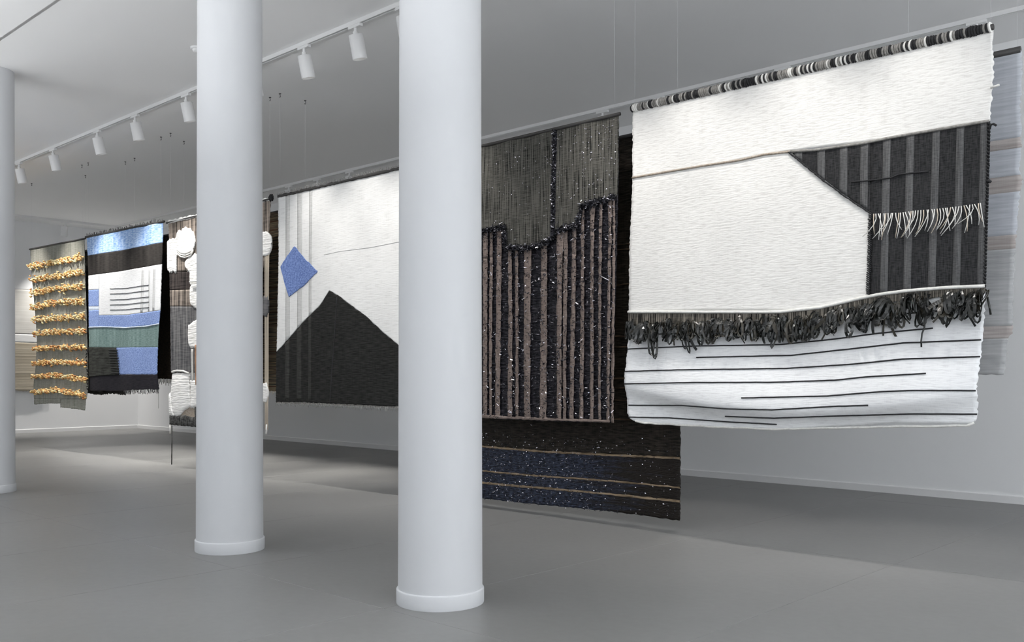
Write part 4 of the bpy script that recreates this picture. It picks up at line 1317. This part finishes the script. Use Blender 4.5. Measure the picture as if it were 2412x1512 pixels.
# ---- 11. ash grey tapestry at the far right
D_g = lambda x, z: 0.012 * math.sin(6 * x) * (3 - z) / 2
Gr = Tapestry(YB, (2300, 880), 'ash grey tapestry with taupe bands behind the large white one', D_g)
gt = lambda x: yt(x, 2400, 117)
g_r = [(2405, 117), (2407, 200), (2402, 250), (2407, 304), (2404, 350), (2401, 399), (2407, 415), (2399, 474), (2393, 557), (2391, 579), (2386, 698), (2384, 785), (2372, 797), (2368, 856), (2362, 883)]
gy = [(gt(2405), 'ash'), (322, 'taupe'), (347, 'ash'), (411, 'taupe'), (450, 'ash'), (552, 'taupe'), (585, 'ash_low'), (767, 'taupe'), (797, 'ash_low'), (883, None)]
grf = edge_fn([(x, -y) for x, y in g_r])
def gedge(y):
    xr = grf(-y)
    return [(2130, yt(2130, xr, y)), (2240, yt(2240, xr, y)), (xr, y)] if y < 800 else [(2130, 880), (2240, 881), (xr, y)]
for (ya, key), (yb, _) in zip(gy[:-1], gy[1:]):
    nm = {'ash': 'ash_field', 'ash_low': 'ash_field', 'taupe': 'taupe_band'}[key]
    Gr.panel(nm, M[key], gedge(ya), gedge(yb), right=[t for t in g_r if ya - 1 <= t[1] <= yb + 1] + [(grf(-ya), ya), (grf(-yb), yb)], rag=(0.004, 0.006, 0, 0.003 if yb > 880 else 0), dv=0.014)
Gr.rod(M['rod'], (2130, gt(2130)), (2404, gt(2404)), 0.018, 0.0)
Gr.threads([(2140, gt(2140)), (2396, gt(2396))])
hooks_for(Gr, [(2140, 180), (2396, 120)], 'ash grey tapestry')

# ---- 12. cream and oat hanging on the end wall
Cr = Tapestry(X_END + 0.05, (50, 920), 'cream and oat wall hanging half hidden by the sage tapestry', lambda y, z: 0.02 + 0.01 * math.sin(5 * y), axis='x')
ex = lambda y0: [(-30, y0 - 1.5), (30, y0), (75, y0 + 2), (118, y0 + 3)]
Cr.panel('cream_field', M['cream'], ex(681), ex(786), dv=0.03, rag=(0.004, 0.004, 0, 0))
Cr.panel('cream_band', M['white_plain'], ex(786), ex(806), dv=0.03, off=0.01)
Cr.panel('oat_field', M['oat'], ex(806), [(-30, 915), (30, 919), (75, 922), (118, 922)], dv=0.03, rag=(0.006, 0.006, 0, 0.01), off=0.01)
Cr.yarn('seam_line', M['grey_yarn'], [(-30, 783), (118, 787)], 0.006, 0.008)
Cr.rod(M['rod'], (-30, 680), (118, 684), 0.012, 0.02)

# ------------------------------------------------------------------ ceiling hooks
hook0 = None
for p, lab in hook_list:
    if hook0 is None:
        hook0 = empty('ceiling_hook', p)
        v, f = lathe_vf([(0.010, -0.006), (0.012, -0.003), (0.012, 0.0)], 12)
        mesh_obj('rosette', v, f, M['hook'], hook0)
        pts = [(0, 0, -0.004), (0, 0, -0.018)] + [(0.010 * math.sin(t), 0, -0.028 + 0.010 * math.cos(t)) for t in [0.2 + k * 0.5 for k in range(10)]]
        v, f = tube_vf(pts, 0.0028, 6)
        mesh_obj('hook_wire', v, f, M['hook'], hook0)
        o = hook0
    else:
        o = dup(hook0, p)
    tag(o, lab, 'hook', 'ceiling hooks holding the tapestries')
